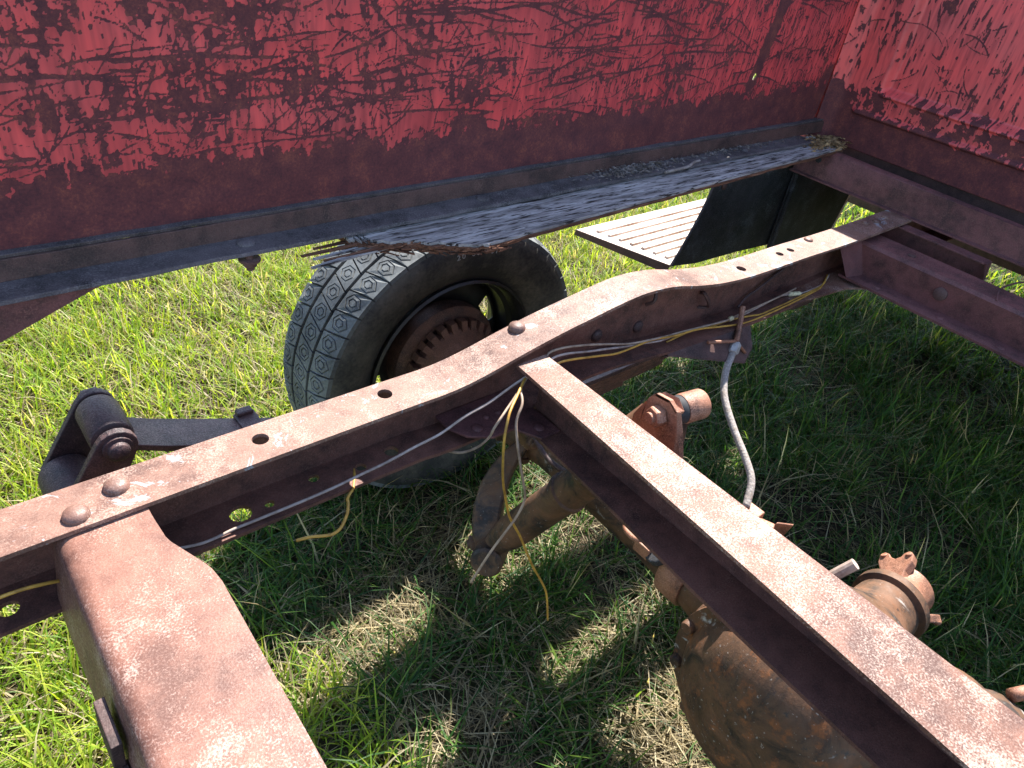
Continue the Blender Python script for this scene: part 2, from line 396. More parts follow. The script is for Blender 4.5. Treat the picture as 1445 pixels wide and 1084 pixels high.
for p in [(.091, .715), (.043, .692), (.706, .729), (1.60, .728), (1.86, .722), (1.90, .712), (1.955, .716)]:
    rivet(rail, (p[0], p[1], interp(p[0], TOP) - .001), r=.0145 if p[0] < 1 else .011, h=.011 if p[0] < 1 else .007, mat=M_RIVET)
for p in [(1.04, .7345), (.92, .7345)]:
    rivet(rail, (p[0], p[1] + .003, interp(p[0], BOT) + .035), (0, -1, 0), mat=M_DARK)
# clips on web
obj('wire_clip', tube([(1.235, .738, .735), (1.22, .722, .745), (1.235, .716, .725), (1.25, .722, .705), (1.235, .738, .70)], .004, 6), M_DARK, rail)
obj('wire_clip', tube([(1.06, .738, .795), (1.05, .722, .79), (1.045, .718, .775), (1.04, .73, .762)], .004, 6), M_DARK, rail)
# hose bracket below the rail
obj('hose_bracket', join(prism([(1.07, .672, .672), (1.36, .672, .656), (1.34, .640, .625), (1.30, .625, .605)], (.002, -.002, -.005)),
    prism([(1.07, .672, .666), (1.36, .672, .650), (1.37, .70, .648), (1.06, .70, .664)], (0, 0, -.004))), M_DARK, rail, bevel=.001)
# main crossmember (opens to the rear, flanges widen towards the middle)
def near_x(y): return interp(y, [(-.40, .615), (-.07, .621), (.272, .641), (.664, .662)])
def low_x(y): return interp(y, [(-.40, .632), (0, .642), (.241, .652), (.454, .667), (.64, .677)])
ys = lin(-.371, .671, 14)
def cm_z(y): return .786
T = .006
cm_top = plate(ys, lambda u: near_x(u), lambda u: .7225, lambda u, v, s: (v, u, cm_z(u) - (T if s else 0)), T, [])
cm_bot = plate(ys, lambda u: low_x(u), lambda u: .7225, lambda u, v, s: (v, u, .668 + (T if not s else 0)), T, [])
def rnd(y0):
    sec = []
    for x, z in [(.728, .676), (.7295, .774), (.7275, .782), (.7215, .786), (.7195, .779), (.7225, .774), (.722, .674), (.716, .6735), (.716, .668), (.7235, .6685)]: sec.append((x, y0, z))
    return sec
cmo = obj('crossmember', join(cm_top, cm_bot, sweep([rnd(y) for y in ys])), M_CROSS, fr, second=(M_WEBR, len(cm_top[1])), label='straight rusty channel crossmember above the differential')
for y in (.30, -.06, .56): rivet(cmo, (.7215, y, .735), (-1, 0, 0), r=.011, h=.007, mat=M_CROSS)
# gusset plate under the joint
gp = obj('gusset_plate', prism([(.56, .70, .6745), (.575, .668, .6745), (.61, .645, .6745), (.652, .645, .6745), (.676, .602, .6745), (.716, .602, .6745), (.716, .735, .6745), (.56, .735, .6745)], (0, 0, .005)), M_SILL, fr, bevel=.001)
for p in [(.60, .675), (.69, .625), (.655, .69), (.63, .69)]: rivet(gp, (p[0], p[1], .679), r=.010 if p[1] < .68 else .006, h=.005, mat=M_SILL)
# foreground crossmember, folded sheet with rounded left bend
def fgx(y): return interp(y, [(-.40, .137), (.30, .137), (.53, .140), (.555, .137), (.615, .113), (.655, .111), (.70, .111)])
ys = sorted(set(round(v_, 4) for v_ in lin(-.371, .53, 8) + lin(.53, .69, 17)))
def fgsec(y):
    ztop = .7715; r = .020; x0 = .014; out = []; inn = []
    out.append((x0 - .015, y, .657)); inn.append((x0 - .010, y, .657))
    for k in range(7):
        a = math.pi - math.pi / 2 * k / 6
        out.append((x0 + r + r * math.cos(a), y, ztop - r + r * math.sin(a))); inn.append((x0 + r + (r - .005) * math.cos(a), y, ztop - r + (r - .005) * math.sin(a)))
    out.append((fgx(y), y, ztop)); inn.append((fgx(y), y, ztop - .005))
    return out + inn[::-1]
fg = obj('crossmember', sweep([fgsec(y) for y in ys]), M_FG, fr, smooth=True, label='wide flat topped rusty crossmember with rounded edge')
obj('tab', prism([(.007, .43, .742), (.007, .485, .742), (.004, .485, .702), (.004, .43, .702)], (-.010, 0, 0)), M_DARK, fg, bevel=.001)
obj('bolt', join(lathe([(.017, 0), (.017, .004)], (.005, .425, .69), (-1, 0, 0), 18), hexnut((.001, .425, .69), (-1, 0, 0), .0125, .012)), M_DARK, fg)
# far crossmember, Z section
ys = lin(-.371, .695, 8)
def fcsec(y):
    pts = [(1.765, .678), (1.815, .681), (1.806, .755), (1.812, .763), (1.893, .763)]; inn = [(1.765, .672), (1.821, .676), (1.812, .752), (1.815, .757), (1.893, .757)]
    return [(x, y, z) for x, z in pts] + [(x, y, z) for x, z in inn[::-1]]
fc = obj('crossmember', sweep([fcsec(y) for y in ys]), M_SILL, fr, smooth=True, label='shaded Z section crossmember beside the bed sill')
obj('end_plate', hexa([(1.715, .700, .762), (1.765, .671, .673), (1.817, .655, .678), (1.806, .690, .764), (1.719, .703, .765), (1.769, .675, .674), (1.821, .659, .679), (1.810, .694, .764)]), M_SILL, fc, bevel=.001)
for y in (.60, .44, .30): rivet(fc, (1.787, y, .6785), r=.010, h=.004, mat=M_SILL)
rivet(fc, (1.808, .47, .724), (-1, 0, .1), r=.016, h=.006, mat=M_DARK, name='plug', flat_=True)
rivet(fc, (1.85, .58, .7625), r=.010, h=.003, mat=M_DARK, name='plug', flat_=True)
obj('rail_gusset', prism([(1.55, .676, .6535), (1.75, .655, .655), (1.84, .60, .66), (1.84, .72, .66), (1.55, .72, .6535)], (0, 0, .006)), M_CROSS, fr, bevel=.001)
# plate behind it
obj('body_bracket', join(prism([(1.965, .745, .772), (2.005, .745, .772), (2.0, .455, .772), (1.962, .455, .772)], (0, 0, .005)),
    prism([(1.998, .745, .772), (1.998, .455, .772), (1.998, .445, .69), (1.998, .745, .69)], (.005, 0, 0)),
    prism([(1.965, .455, .776), (2.0, .455, .776), (2.0, .445, .69)], (0, -.005, 0))), M_SILL, fr, bevel=.001)
# shock mount bracket behind the main crossmember
axb = Vector((1, -.22, .05)).normalized()
def ab(p, t): return Vector(p) + axb * t
NUT = Vector((.785, .484, .762))
def sp_(dy, dz, t=0): return tuple(NUT + axb * (.014 + t) + Vector((0, dy, dz)))
sb = obj('shock_bracket', join(
    prism([sp_(.034, -.06), sp_(.030, .012), sp_(.018, .030), sp_(-.008, .034), sp_(-.026, .022), sp_(-.034, -.01), sp_(-.040, -.05), sp_(-.055, -.10), sp_(.03, -.12)], tuple(axb * .007)),
    prism([sp_(-.026, .024), sp_(-.036, -.01), sp_(-.042, -.05), sp_(-.058, -.10), sp_(-.060, -.10, .02), sp_(-.046, -.05, .018), sp_(-.038, -.012, .012), sp_(-.027, .022, .008)], (.001, .005, .001)),
    prism([sp_(.030, .013), sp_(.018, .031), sp_(-.008, .035), sp_(-.026, .023), sp_(-.027, .022, .014), sp_(-.008, .034, .018), sp_(.018, .030, .016), sp_(.030, .013, .014)], (0, .001, -.005)),
    prism([sp_(.048, -.03), sp_(.034, .004), sp_(.03, -.08), sp_(.048, -.11)], tuple(axb * .02)),
    box((.726, .43, .62), (.80, .53, .685))), M_ORANGE, fr, bevel=.0012)
obj('nut', hexnut(NUT + axb * .014, -axb, .0175, .017), M_ORANGE, sb, bevel=.001)

# ------------------------------------------------------------------ truck bed
bed = thing('truck_bed', (1.0, 1.05, .88), 'red pickup bed with scratched rusting paint and no floor', 'truck bed')
def vnoise(nx, nz, cx, cz, r):
    g_ = r.random((cx + 2, cz + 2)); u = np.linspace(0, cx, nx, endpoint=False); v = np.linspace(0, cz, nz, endpoint=False)
    iu = u.astype(int); iv = v.astype(int); fu = (u - iu)[:, None]; fv = (v - iv)[None]; fu = fu * fu * (3 - 2 * fu); fv = fv * fv * (3 - 2 * fv)
    a = g_[iu][:, iv]; b = g_[iu + 1][:, iv]; c = g_[iu][:, iv + 1]; d = g_[iu + 1][:, iv + 1]
    return (a * (1 - fu) + b * fu) * (1 - fv) + (c * (1 - fu) + d * fu) * fv
def fbm(nx, nz, cx, cz, r, o=5):
    s = 0; amp = 1; tot = 0
    for i in range(o):
        s = s + amp * vnoise(nx, nz, min(int(cx * 2 ** i), nx), min(int(cz * 2 ** i), nz), r); tot += amp; amp *= .55
    return s / tot
def stroke(Rm, pts, wd, val=1.0):
    nx, nz = Rm.shape
    for (x, z), w_ in zip(pts, wd):
        r = int(math.ceil(w_)); xi, zi = int(round(x)), int(round(z))
        for i in range(xi - r, xi + r + 1):
            if 0 <= i < nx:
                for j in range(zi - r, zi + r + 1):
                    if 0 <= j < nz:
                        d = math.hypot(i - x, j - z); v = val * min(1.0, max(0.0, w_ + .5 - d))
                        if v > Rm[i, j]: Rm[i, j] = v
def scratch(Rm, r, x, z, ang, L, w0, curv, val=1.0):
    n = max(3, int(L)); pts = []; wd = []; ph = r.random() * 9
    for k in range(n):
        pts.append((x, z)); t = k / n; wd.append(w0 * (.55 + .6 * abs(math.sin(ph + k * .13)) * r.random()) * (1 - abs(2 * t - 1) ** 4 * .8))
        x += math.cos(ang); z += math.sin(ang); ang += curv + r.normal(0, .012)
    stroke(Rm, pts, wd, val)
def smear(Rm, r, dec, lean=0):
    nx, nz = Rm.shape; S = np.zeros_like(Rm); cur = np.zeros(nx)
    d = np.clip(dec + (vnoise(nx, 2, nx // 4, 1, r)[:, 0] - .5) * .09, .5, .985)
    acc = 0.0
    for j in range(nz - 1, -1, -1):
        acc += lean
        if abs(acc) >= 1:
            cur = np.roll(cur, int(np.sign(acc))); acc -= np.sign(acc)
        cur = np.maximum(Rm[:, j], cur * d); S[:, j] = cur
    return S

# side panel: fine sheet so the wear follows it
X0, X1, Z0, Z1 = -.75, 2.10, .912, 1.262; STEP = .0021
nx = int((X1 - X0) / STEP); nz = int((Z1 - Z0) / STEP); r = np.random.default_rng(11)
xs = np.linspace(X0, X1, nx); zs = np.linspace(Z0, Z1, nz); XX, ZZ = np.meshgrid(xs, zs, indexing='ij')
px = lambda x: (x - X0) / STEP
pz = lambda z: (z - Z0) / STEP
Rm = np.zeros((nx, nz))
n1 = fbm(nx, nz, 34, 5, r, 6); n2 = fbm(nx, nz, 110, 22, r, 4); nv = fbm(nx, nz, 330, 8, r, 3); n3 = fbm(nx, nz, 400, 60, r, 2)
left = np.clip(1.15 - np.abs(XX - .42) / .55, 0, 1)
band = np.exp(-((ZZ - 1.095) / .035) ** 2) * .10 + np.exp(-((ZZ - 1.205) / .02) ** 2) * .07
fld = n1 * .40 + n2 * .30 + nv * .30 + band * (.5 + .5 * left) + left * .055
Rm = np.clip((fld + (n3 - .5) * .30 - .612) * 16, 0, 1) * .95
for k in range(150):      # long horizontal scrapes
    x = r.uniform(.05, 1.9); z = r.uniform(1.02, 1.25); dirn = r.choice([0, math.pi])
    scratch(Rm, r, px(x), pz(z), dirn + r.normal(0, .09), r.uniform(20, 130), r.uniform(.6, 1.5), r.normal(0, .0035))
for k in range(950):      # tangle of short cuts
    x = min(max(r.normal(.42, .30), -.6), 1.9) if k < 640 else r.uniform(.7, 2.05)
    scratch(Rm, r, px(x), pz(r.uniform(1.0, 1.255)), r.choice([r.normal(1.57, .35), r.normal(2.2, .3), r.normal(.9, .3), r.normal(0, .3)]), r.uniform(6, 50), r.uniform(.35, 1.0), r.normal(0, .025))
for (x, z, a, L, w_, cv) in [(.66, 1.205, -.10, 190, 1.5, .0012), (.93, 1.155, -.22, 150, 1.3, .004), (.80, 1.215, -.5, 75, 1.2, .006), (.98, 1.22, -.3, 90, 1.4, .003), (.22, 1.15, -.03, 120, 1.5, .0), (.62, 1.10, .45, 110, 1.0, -.004), (.45, 1.11, -.02, 160, 1.5, .001), (1.25, 1.19, -.02, 70, 1.9, 0), (1.35, 1.115, .03, 110, 1.6, 0), (1.28, 1.155, .02, 90, 1.4, 0), (1.15, 1.085, .02, 120, 1.2, 0), (.18, 1.075, .02, 170, 1.5, 0), (1.0, 1.07, .05, 80, 1.6, 0)]:
    scratch(Rm, r, px(x), pz(z), a, L, w_, cv)
for k in range(2600):     # chips with short drips
    x = r.uniform(-.6, 2.08) if k < 1500 else r.uniform(1.0, 2.09); z = r.uniform(1.0, 1.255); L = r.uniform(1, 7) if x < 1.2 else r.uniform(2, 14)
    scratch(Rm, r, px(x), pz(z), -1.57 - (.10 if x > 1.2 else 0), L, r.uniform(.4, 1.3), 0)
big = np.exp(-(((XX - 1.73 - (ZZ - 1.10) * .22) / .028) ** 2)) * np.clip((ZZ - 1.0) / .03, 0, 1); Rm = np.maximum(Rm, np.clip(big * 1.7 - .5 + (n2 - .5) * .8, 0, 1))
corner = np.clip((XX - 2.02) / .06, 0, 1) * np.clip(1 - (ZZ - 1.04) / .06, 0, 1); Rm = np.maximum(Rm, corner)
edge_z = 1.018 + (n1 - .5) * .055 + (n2 - .5) * .06 + (nv - .5) * .05
Rm = np.maximum(Rm, np.clip((edge_z - ZZ) / .006 + .5, 0, 1))
isl = np.clip((n2 * .6 + nv * .4 - .60) * 14, 0, 1) * np.clip((ZZ - .975) / .03, 0, 1) * (ZZ < 1.03); Rm = Rm * (1 - isl * .75)
S = smear(Rm, r, .95) ; S = S * .72 + np.clip((nv - .45) * 2.2, 0, .5) * np.clip(1.06 - Rm, 0, 1) * .6 + .25 * np.clip((1.06 - ZZ) / .06, 0, 1)
S = np.clip(S, 0, 1)
dent = .004 * (fbm(nx, nz, 9, 3, r, 3) - .5) + .0035 * np.exp(-((XX - 1.42) / .05) ** 2)
verts = np.stack([XX, 1.076 + dent * 2, ZZ], -1).reshape(-1, 3)
I, J = np.meshgrid(np.arange(nx - 1), np.arange(nz - 1), indexing='ij')
hx, hz = XX[:-1, :-1] + STEP / 2, ZZ[:-1, :-1] + STEP / 2
keep = ~((np.abs(hx - 1.724) < .0065) & (np.abs(hz - 1.057) < .005) | (np.hypot(hx - 1.722, hz - 1.052) < .005))
q = (I * nz + J)[keep].ravel()
faces = np.stack([q, q + nz, q + nz + 1, q + 1], 1)
def grid_obj(name, verts, faces, wear, mat, parent, thick, **k):
    c = (verts.min(0) + verts.max(0)) / 2; me = bpy.data.meshes.new(name)
    me.vertices.add(len(verts)); me.vertices.foreach_set('co', (verts - c).astype(np.float32).ravel())
    nf = len(faces); me.loops.add(nf * 4); me.loops.foreach_set('vertex_index', faces.astype(np.int32).ravel())
    me.polygons.add(nf); me.polygons.foreach_set('loop_start', np.arange(0, nf * 4, 4, dtype=np.int32)); me.polygons.foreach_set('loop_total', np.full(nf, 4, np.int32))
    me.update(calc_edges=True); me.validate()
    at = me.attributes.new('wear', 'FLOAT_COLOR', 'POINT'); at.data.foreach_set('color', wear.astype(np.float32).ravel())
    me.polygons.foreach_set('use_smooth', [True] * nf); me.materials.append(mat)
    o = link(name, me, parent, c, **k)
    md = o.modifiers.new('thick', 'SOLIDIFY'); md.thickness = thick; md.offset = 0
    return o
wear = np.stack([Rm, S, np.zeros_like(S), np.ones_like(S)], -1).reshape(-1, 4)
side = grid_obj('side_panel', verts, faces, wear, M_PAINT, bed, .002, label='scratched red side panel with rusted lower edge')
obj('upper_panel', box((-.75, 1.091, 1.235), (2.10, 1.094, 1.365)), M_CAB, bed)
obj('top_rail', tube([(-.75, 1.09, 1.375), (.7, 1.09, 1.375), (2.10, 1.09, 1.375)], .018, 12, 1), M_CAB, bed, smooth=True)
# lower lip, vertical leg and floor strip of the side
def long_strip(prof, xs_, jit=0, name='x', mat=None, **k):
    secs = []
    for x in xs_:
        j = random.uniform(-jit, jit); secs.append([(x, y + j * .6, z + j) for y, z in prof])
    return obj(name, sweep(secs), mat, bed, bevel=.0008, **k)
xsl = lin(-.75, 2.13, 60)
long_strip([(1.062, .914), (1.081, .914), (1.081, .919), (1.060, .920)], xsl, .0006, 'lip', M_STRIP)
long_strip([(1.056, .884), (1.062, .884), (1.064, .9145), (1.058, .9145)], xsl, .0004, 'web_strip', M_DARK)
strip = long_strip([(1.004, .879), (1.063, .879), (1.063, .8845), (1.006, .8850)], lin(-.75, 2.02, 60), .0008, 'floor_strip', M_STRIP)
for x in (.391, .86, 1.545, 1.716): rivet(strip, (x, 1.036, .8845), r=.014, h=.005, mat=M_STRIP, name='bolt_head')
obj('bolt', join(cyl((.385, 1.012, .88), (.385, 1.012, .852), .006, 10), lathe([(.017, 0), (.017, .004)], (.385, 1.012, .872), (0, 0, -1), 16), hexnut((.385, 1.012, .868), (0, 0, -1), .011, .010)), M_DARK, bed)
obj('wheel_arch_skirt', prism([(.185, 1.008, .880), (.165, 1.008, .874), (.113, 1.008, .853), (.04, 1.008, .823), (-.1, 1.008, .755), (-.4, 1.008, .66), (-.75, 1.008, .62), (-.75, 1.008, .880)], (0, .004, 0)), M_SILL, bed, bevel=.0008)
# front panel with pressed ledge
FX = 2.145; ysf = np.concatenate([np.linspace(-.75, .34, 14), np.linspace(.345, 1.075, 292)]); zsf = np.linspace(.866, 1.425, 225)
YY, ZF = np.meshgrid(ysf, zsf, indexing='ij'); nyf, nzf = YY.shape; r = np.random.default_rng(23)
def ss(a, b, t): t = np.clip((t - a) / (b - a), 0, 1); return t * t * (3 - 2 * t)
cz = .962; inner = ss(.945, .925, YY)                      # pressed area starts away from the corner
prof = -.012 * ss(cz - .006, cz, ZF) * ss(1.0, .985, YY) + .012 * ss(cz + .003, cz + .012, ZF) * ss(1.0, .985, YY) + .034 * ss(1.020, 1.042, ZF) * ss(.945, .925, YY) - .008 * ss(1.016, 1.022, ZF) * ss(.945, .925, YY)
bend = .045 * ss(1.02, 1.09, YY) ** 2
XF = FX + prof - bend
n1 = fbm(nyf, nzf, 14, 8, r, 6); n2 = fbm(nyf, nzf, 60, 40, r, 4); nv = fbm(nyf, nzf, 150, 12, r, 3)
Rf = np.clip((n1 * .42 + n2 * .36 + nv * .22 - .585) * 16, 0, 1)
ledge = np.exp(-((ZF - 1.0) / .035) ** 2) * .11; Rf = np.clip(Rf + np.clip((n2 * .6 + n1 * .4 + ledge - .57) * 14, 0, 1) * (np.abs(ZF - 1.0) < .04), 0, 1)
for k in range(620):
    x = r.uniform(0, nyf); z = r.uniform(0, nzf); scratch(Rf, r, x, z, -1.57 + r.normal(0, .12), r.uniform(2, 20), r.uniform(.5, 1.5), 0)
for k in range(90): scratch(Rf, r, r.uniform(0, nyf), r.uniform(40, nzf), r.uniform(0, 6.28), r.uniform(8, 40), r.uniform(.5, 1.1), r.normal(0, .02))
ez = .968 + (n1 - .5) * .05 + (n2 - .5) * .05 + .05 * ss(1.0, 1.03, YY); Rf = np.maximum(Rf, np.clip((ez - ZF) / .006 + .5, 0, 1))
Sf = np.clip(smear(Rf, r, .93) * .5 + np.clip((nv - .5) * 1.8, 0, .4), 0, 1)
q = (np.arange(nyf - 1)[:, None] * nzf + np.arange(nzf - 1)[None]).ravel()
grid_obj('front_panel', np.stack([XF, YY, ZF], -1).reshape(-1, 3), np.stack([q, q + 1, q + nzf + 1, q + nzf], 1), np.stack([Rf, Sf, Sf * 0, Sf * 0 + 1], -1).reshape(-1, 4), M_PAINT2, bed, .002, label='faded red front panel with a pressed ledge')
obj('top_rail', tube([(2.16, 1.09, 1.43), (2.16, .3, 1.43), (2.16, -.75, 1.43)], .02, 12, 1), M_CAB, bed, smooth=True)
obj('corner_post', prism([(2.095, 1.082, .86), (2.165, 1.082, .86), (2.165, 1.082, 1.425), (2.095, 1.082, 1.36)], (0, .018, 0)), M_CAB, bed)
obj('gap_backing', sweep([[(2.066, y, .80), (2.168, y, .80), (2.168, y, .885), (2.162, y, .885), (2.162, y, .806), (2.066, y, .806)] for y in lin(-.75, 1.07, 8)]), M_DARK, bed)  # dark channel added behind the sill so the gap reads as shade
# cross sill
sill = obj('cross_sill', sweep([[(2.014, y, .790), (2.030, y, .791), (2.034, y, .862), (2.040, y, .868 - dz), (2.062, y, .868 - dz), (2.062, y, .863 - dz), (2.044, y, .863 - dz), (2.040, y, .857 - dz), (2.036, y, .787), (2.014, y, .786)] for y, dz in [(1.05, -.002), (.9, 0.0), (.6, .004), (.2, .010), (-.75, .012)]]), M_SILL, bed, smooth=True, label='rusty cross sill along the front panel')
rivet(sill, (2.0315, .985, .838), (-1, 0, 0), r=.009, h=.002, mat=M_RUBBER, name='plug', flat_=True)
obj('cross_sill', sweep([[(2.035 - 2.9, y, .79), (2.05 - 2.9, y, .79), (2.05 - 2.9, y, .865), (2.035 - 2.9, y, .865)] for y in (1.05, -.75)]), M_SILL, bed)

# ------------------------------------------------------------------ plywood board
pb = thing('plywood_board', (1.4, .97, .86), 'weathered grey plywood strip with rotten broken end under the red panel', 'plywood')
inner_edge = [(.575, 1.02), (.55, .995), (.60, .972), (.655, .945), (.70, .918), (.735, .897), (.765, .888), (.90, .896), (1.083, .906), (1.25, .914), (1.429, .923), (1.7, .937), (1.95, .948), (2.085, .955)]
def ply(off, z0, z1, jit, mat, name, seed):
    rr = random.Random(seed); pts = []
    for i, (a, b) in enumerate(zip(inner_edge[:-1], inner_edge[1:])):
        for k in range(6):
            t = k / 6; pts.append((a[0] + (b[0] - a[0]) * t, a[1] + (b[1] - a[1]) * t + off + rr.uniform(-jit, jit) * (2.5 if a[0] < .76 else 1)))
    pts.append((2.085, .955 + off))
    secs = [[(x, y, z0), (x, y, z1), (x, 1.058, z1), (x, 1.058, z0)] for x, y in sorted(pts)]
    return obj(name, sweep(secs), mat, pb)
ply(0, .8715, .8765, .0018, M_WOOD, 'ply', 1); ply(-.004, .8665, .8713, .002, M_ROT, 'ply', 2); ply(.003, .8615, .8663, .002, M_ROT, 'ply', 3)
def shard(x0, y0, x1, y1, w0, z, th, mat, dz=0):
    a = Vector((x0, y0, z)); b = Vector((x1, y1, z + dz)); d = (b - a).normalized(); n = Vector((-d.y, d.x, 0)) * w0; up = Vector((0, 0, th))
    n2 = n * .35
    return hexa([a - n, b - n2, b + n2, a + n, a - n + up, b - n2 + up, b + n2 + up, a + n + up])
for (x0, y0, x1, y1, wd, mt) in [(.585, 1.0, .468, 1.006, .006, M_ROT), (.60, .985, .478, .985, .006, M_WOOD), (.62, .972, .463, .960, .008, M_WOOD), (.59, 1.008, .492, 1.012, .005, M_ROT), (.60, .99, .51, .992, .004, M_ROT), (.615, .965, .49, .972, .005, M_ROT)]:
    obj('splinter', shard(x0, y0, x1, y1, wd, .868 + random.uniform(-.006, .002), .003, mt, -.004), mt, pb)
rr = random.Random(5); gs = []
for k in range(320):
    x = rr.uniform(.56, .80); y0 = interp(x, [(a, b) for a, b in sorted(inner_edge[1:])]); a = rr.gauss(-.35 if x < .7 else -.1, .22)
    L = rr.uniform(.006, .035) * (1.3 if x < .66 else .7); y = y0 + rr.uniform(-.006, .012); z = .862 + rr.uniform(-.006, .009)
    gs.append(shard(x, y, x + L * math.cos(a), y + L * math.sin(a) * .8, rr.uniform(.0008, .003), z, rr.uniform(.001, .003), None, rr.uniform(-.006, .004)))
obj('rotten_fibres', join(*gs), M_ROT, pb, kind='stuff')

# leaf litter, twig, needles
def crumbs(name, label, cat, cx, cy, cz_, sx, sy, n, size, mat, hz_):
    gs = []; r_ = random.Random(len(name) + n)
    for k in range(n):
        x = cx + r_.gauss(0, sx); y = cy + r_.gauss(0, sy); z = cz_ + abs(r_.gauss(0, hz_)); L = size * r_.uniform(.4, 1.4); a = r_.uniform(0, 6.28)
        d = Vector((math.cos(a), math.sin(a), r_.uniform(-.4, .4))) * L; s = Vector((-math.sin(a), math.cos(a), r_.uniform(-.6, .6))) * L * r_.uniform(.08, .35)
        p = Vector((x, y, z)); gs.append(([tuple(p - d), tuple(p - s), tuple(p + d), tuple(p + s + Vector((0, 0, L * .3)))], [(0, 1, 2), (0, 2, 3)]))
    return obj(name, join(*gs), mat, kind='stuff', label=label, cat=cat)
crumbs('leaf_litter', 'grey clump of dry leaf bits on the floor strip', 'leaf litter', 1.30, 1.035, .8845, .075, .013, 700, .0055, M_LITTER, .005)
crumbs('leaf_litter', 'dark leaf crumbs scattered along the strip towards the corner', 'leaf litter', 1.66, 1.045, .8845, .16, .011, 480, .0042, M_LITTER, .003)
crumbs('pine_needles', 'tan heap of dry needles in the bed corner', 'needles', 2.06, 1.0, .8765, .045, .020, 700, .010, M_STRAWC, .004)
obj('twig', tube([(1.36, 1.0, .884), (1.40, .995, .888), (1.44, 1.0, .887), (1.48, 1.012, .889), (1.51, 1.02, .886)], .0035, 6), M_TWIG, label='short grey twig lying beside the leaf clump', cat='twig')

# ------------------------------------------------------------------ wheel
WC = Vector((.935, 1.14, .380)); WR = .380
wh = thing('wheel', (WC.x, WC.y + .1, 0), 'worn truck wheel with dusty blocky tread beside the rail', 'wheel')
ax = Vector((0, 1, 0))
prof = [(.226, .046), (.238, .036), (.258, .020), (.285, .007), (.315, .001), (.338, .000), (.352, .006), (.361, .016), (.3655, .030), (.3665, .06), (.367, .11), (.3665, .16), (.3655, .19), (.361, .204), (.345, .216), (.31, .220), (.27, .205), (.248, .18)]
def torus_profile(pr, o, seg=96):
    vs, fs = lathe(pr, o, ax, seg); return vs, fs[:-2]
ty = obj('tyre', torus_profile(prof, WC), M_TYRE, wh, smooth='all')
def wp(th, rad, h): return WC + Vector((math.cos(th) * rad, h, math.sin(th) * rad))
NB_ = 46; dth = 2 * math.pi / NB_
def block_mesh(key, h0, h1, zig, deep0, deep1):
    def pt(u, h, lift):
        base = .3662 - (deep0 * ss(h0 + .03, h0, np.array(h)) + deep1 * ss(h1 - .03, h1, np.array(h)))
        rad = float(base) + lift; th = u * dth; return (math.sin(th) * rad, h, math.cos(th) * rad - .36)
    vs = []; fs = []
    g_ = .04; L = [(-.5 + g_, h0), (.5 - g_, h0 + 0), (.5 - g_ + zig, h1), (-.5 + g_ + zig, h1)]
    hm = (h0 + h1) / 2; mid = [( .5 - g_ + zig * .5 + .0, hm), (-.5 + g_ + zig * .5, hm)]
    loop = [L[0], L[1], mid[0], L[2], L[3], mid[1]]
    for lift in (-.006, .0085):
        for u, h in loop: vs.append(pt(u, h, lift))
    n = 6; fs += [(i, (i + 1) % n, n + (i + 1) % n, n + i) for i in range(n)]
    # hexagon rings raised and recessed on the top face
    cu = zig * .5; hw = (h1 - h0) * .34
    def hexr(k, lift): return [pt(cu + math.cos(a) * k * .34, hm + math.sin(a) * hw * k, lift) for a in [math.pi / 6 + math.pi / 3 * i for i in range(6)]]
    rings = [(1.16, .0085), (1.12, .0055), (1.0, .0055), (.96, .0085), (.66, .0085), (.62, .0050), (.48, .0050), (.44, .0080)]
    st = []
    for k, l in rings: st.append(len(vs)); vs += hexr(k, l)
    # top face between loop and first ring: loop order vs ring order
    order = [None] * 6
    top = list(range(6, 12)); ringi = list(range(st[0], st[0] + 6))
    rp = [vs[i] for i in ringi]; used = []
    tp = [Vector(vs[i]) for i in top]
    start = min(range(6), key=lambda i: (Vector(rp[i]) - tp[0]).length)
    best = min((sum((Vector(rp[(start + s * k) % 6]) - tp[k]).length for k in range(6)), s) for s in (1, -1))[1]
    seq = [ringi[(start + best * k) % 6] for k in range(6)]
    for k in range(6): fs.append((top[k], top[(k + 1) % 6], seq[(k + 1) % 6], seq[k]))
    for a, b in zip(st[:-1], st[1:]):
        for k in range(6): fs.append((a + k, a + (k + 1) % 6, b + (k + 1) % 6, b + k))
    fs.append(tuple(range(st[-1], st[-1] + 6)))
    me = bpy.data.meshes.new(key); me.from_pydata(vs, [], fs); me.update(); me.materials.append(M_TREAD)
    import bmesh
    bm = bmesh.new(); bm.from_mesh(me); bmesh.ops.recalc_face_normals(bm, faces=bm.faces); bm.to_mesh(me); bm.free()
    return me
rows = [block_mesh('shoulder_block', .008, .070, -.30, .010, 0), block_mesh('centre_block', .080, .140, .30, 0, 0), block_mesh('outer_block', .150, .212, -.30, 0, .010)]
for ri, me in enumerate(rows):
    for k in range(NB_):
        th = dth * (k + (.5 if ri == 1 else 0))
        o = bpy.data.objects.new('tread_block', me); C.objects.link(o); o.parent = ty
        rot = Matrix.Rotation(th, 4, 'Y'); loc = WC + rot.to_3x3() @ Vector((0, 0, .36)); o.matrix_local = Matrix.Translation(loc - WO[ty.name]) @ rot
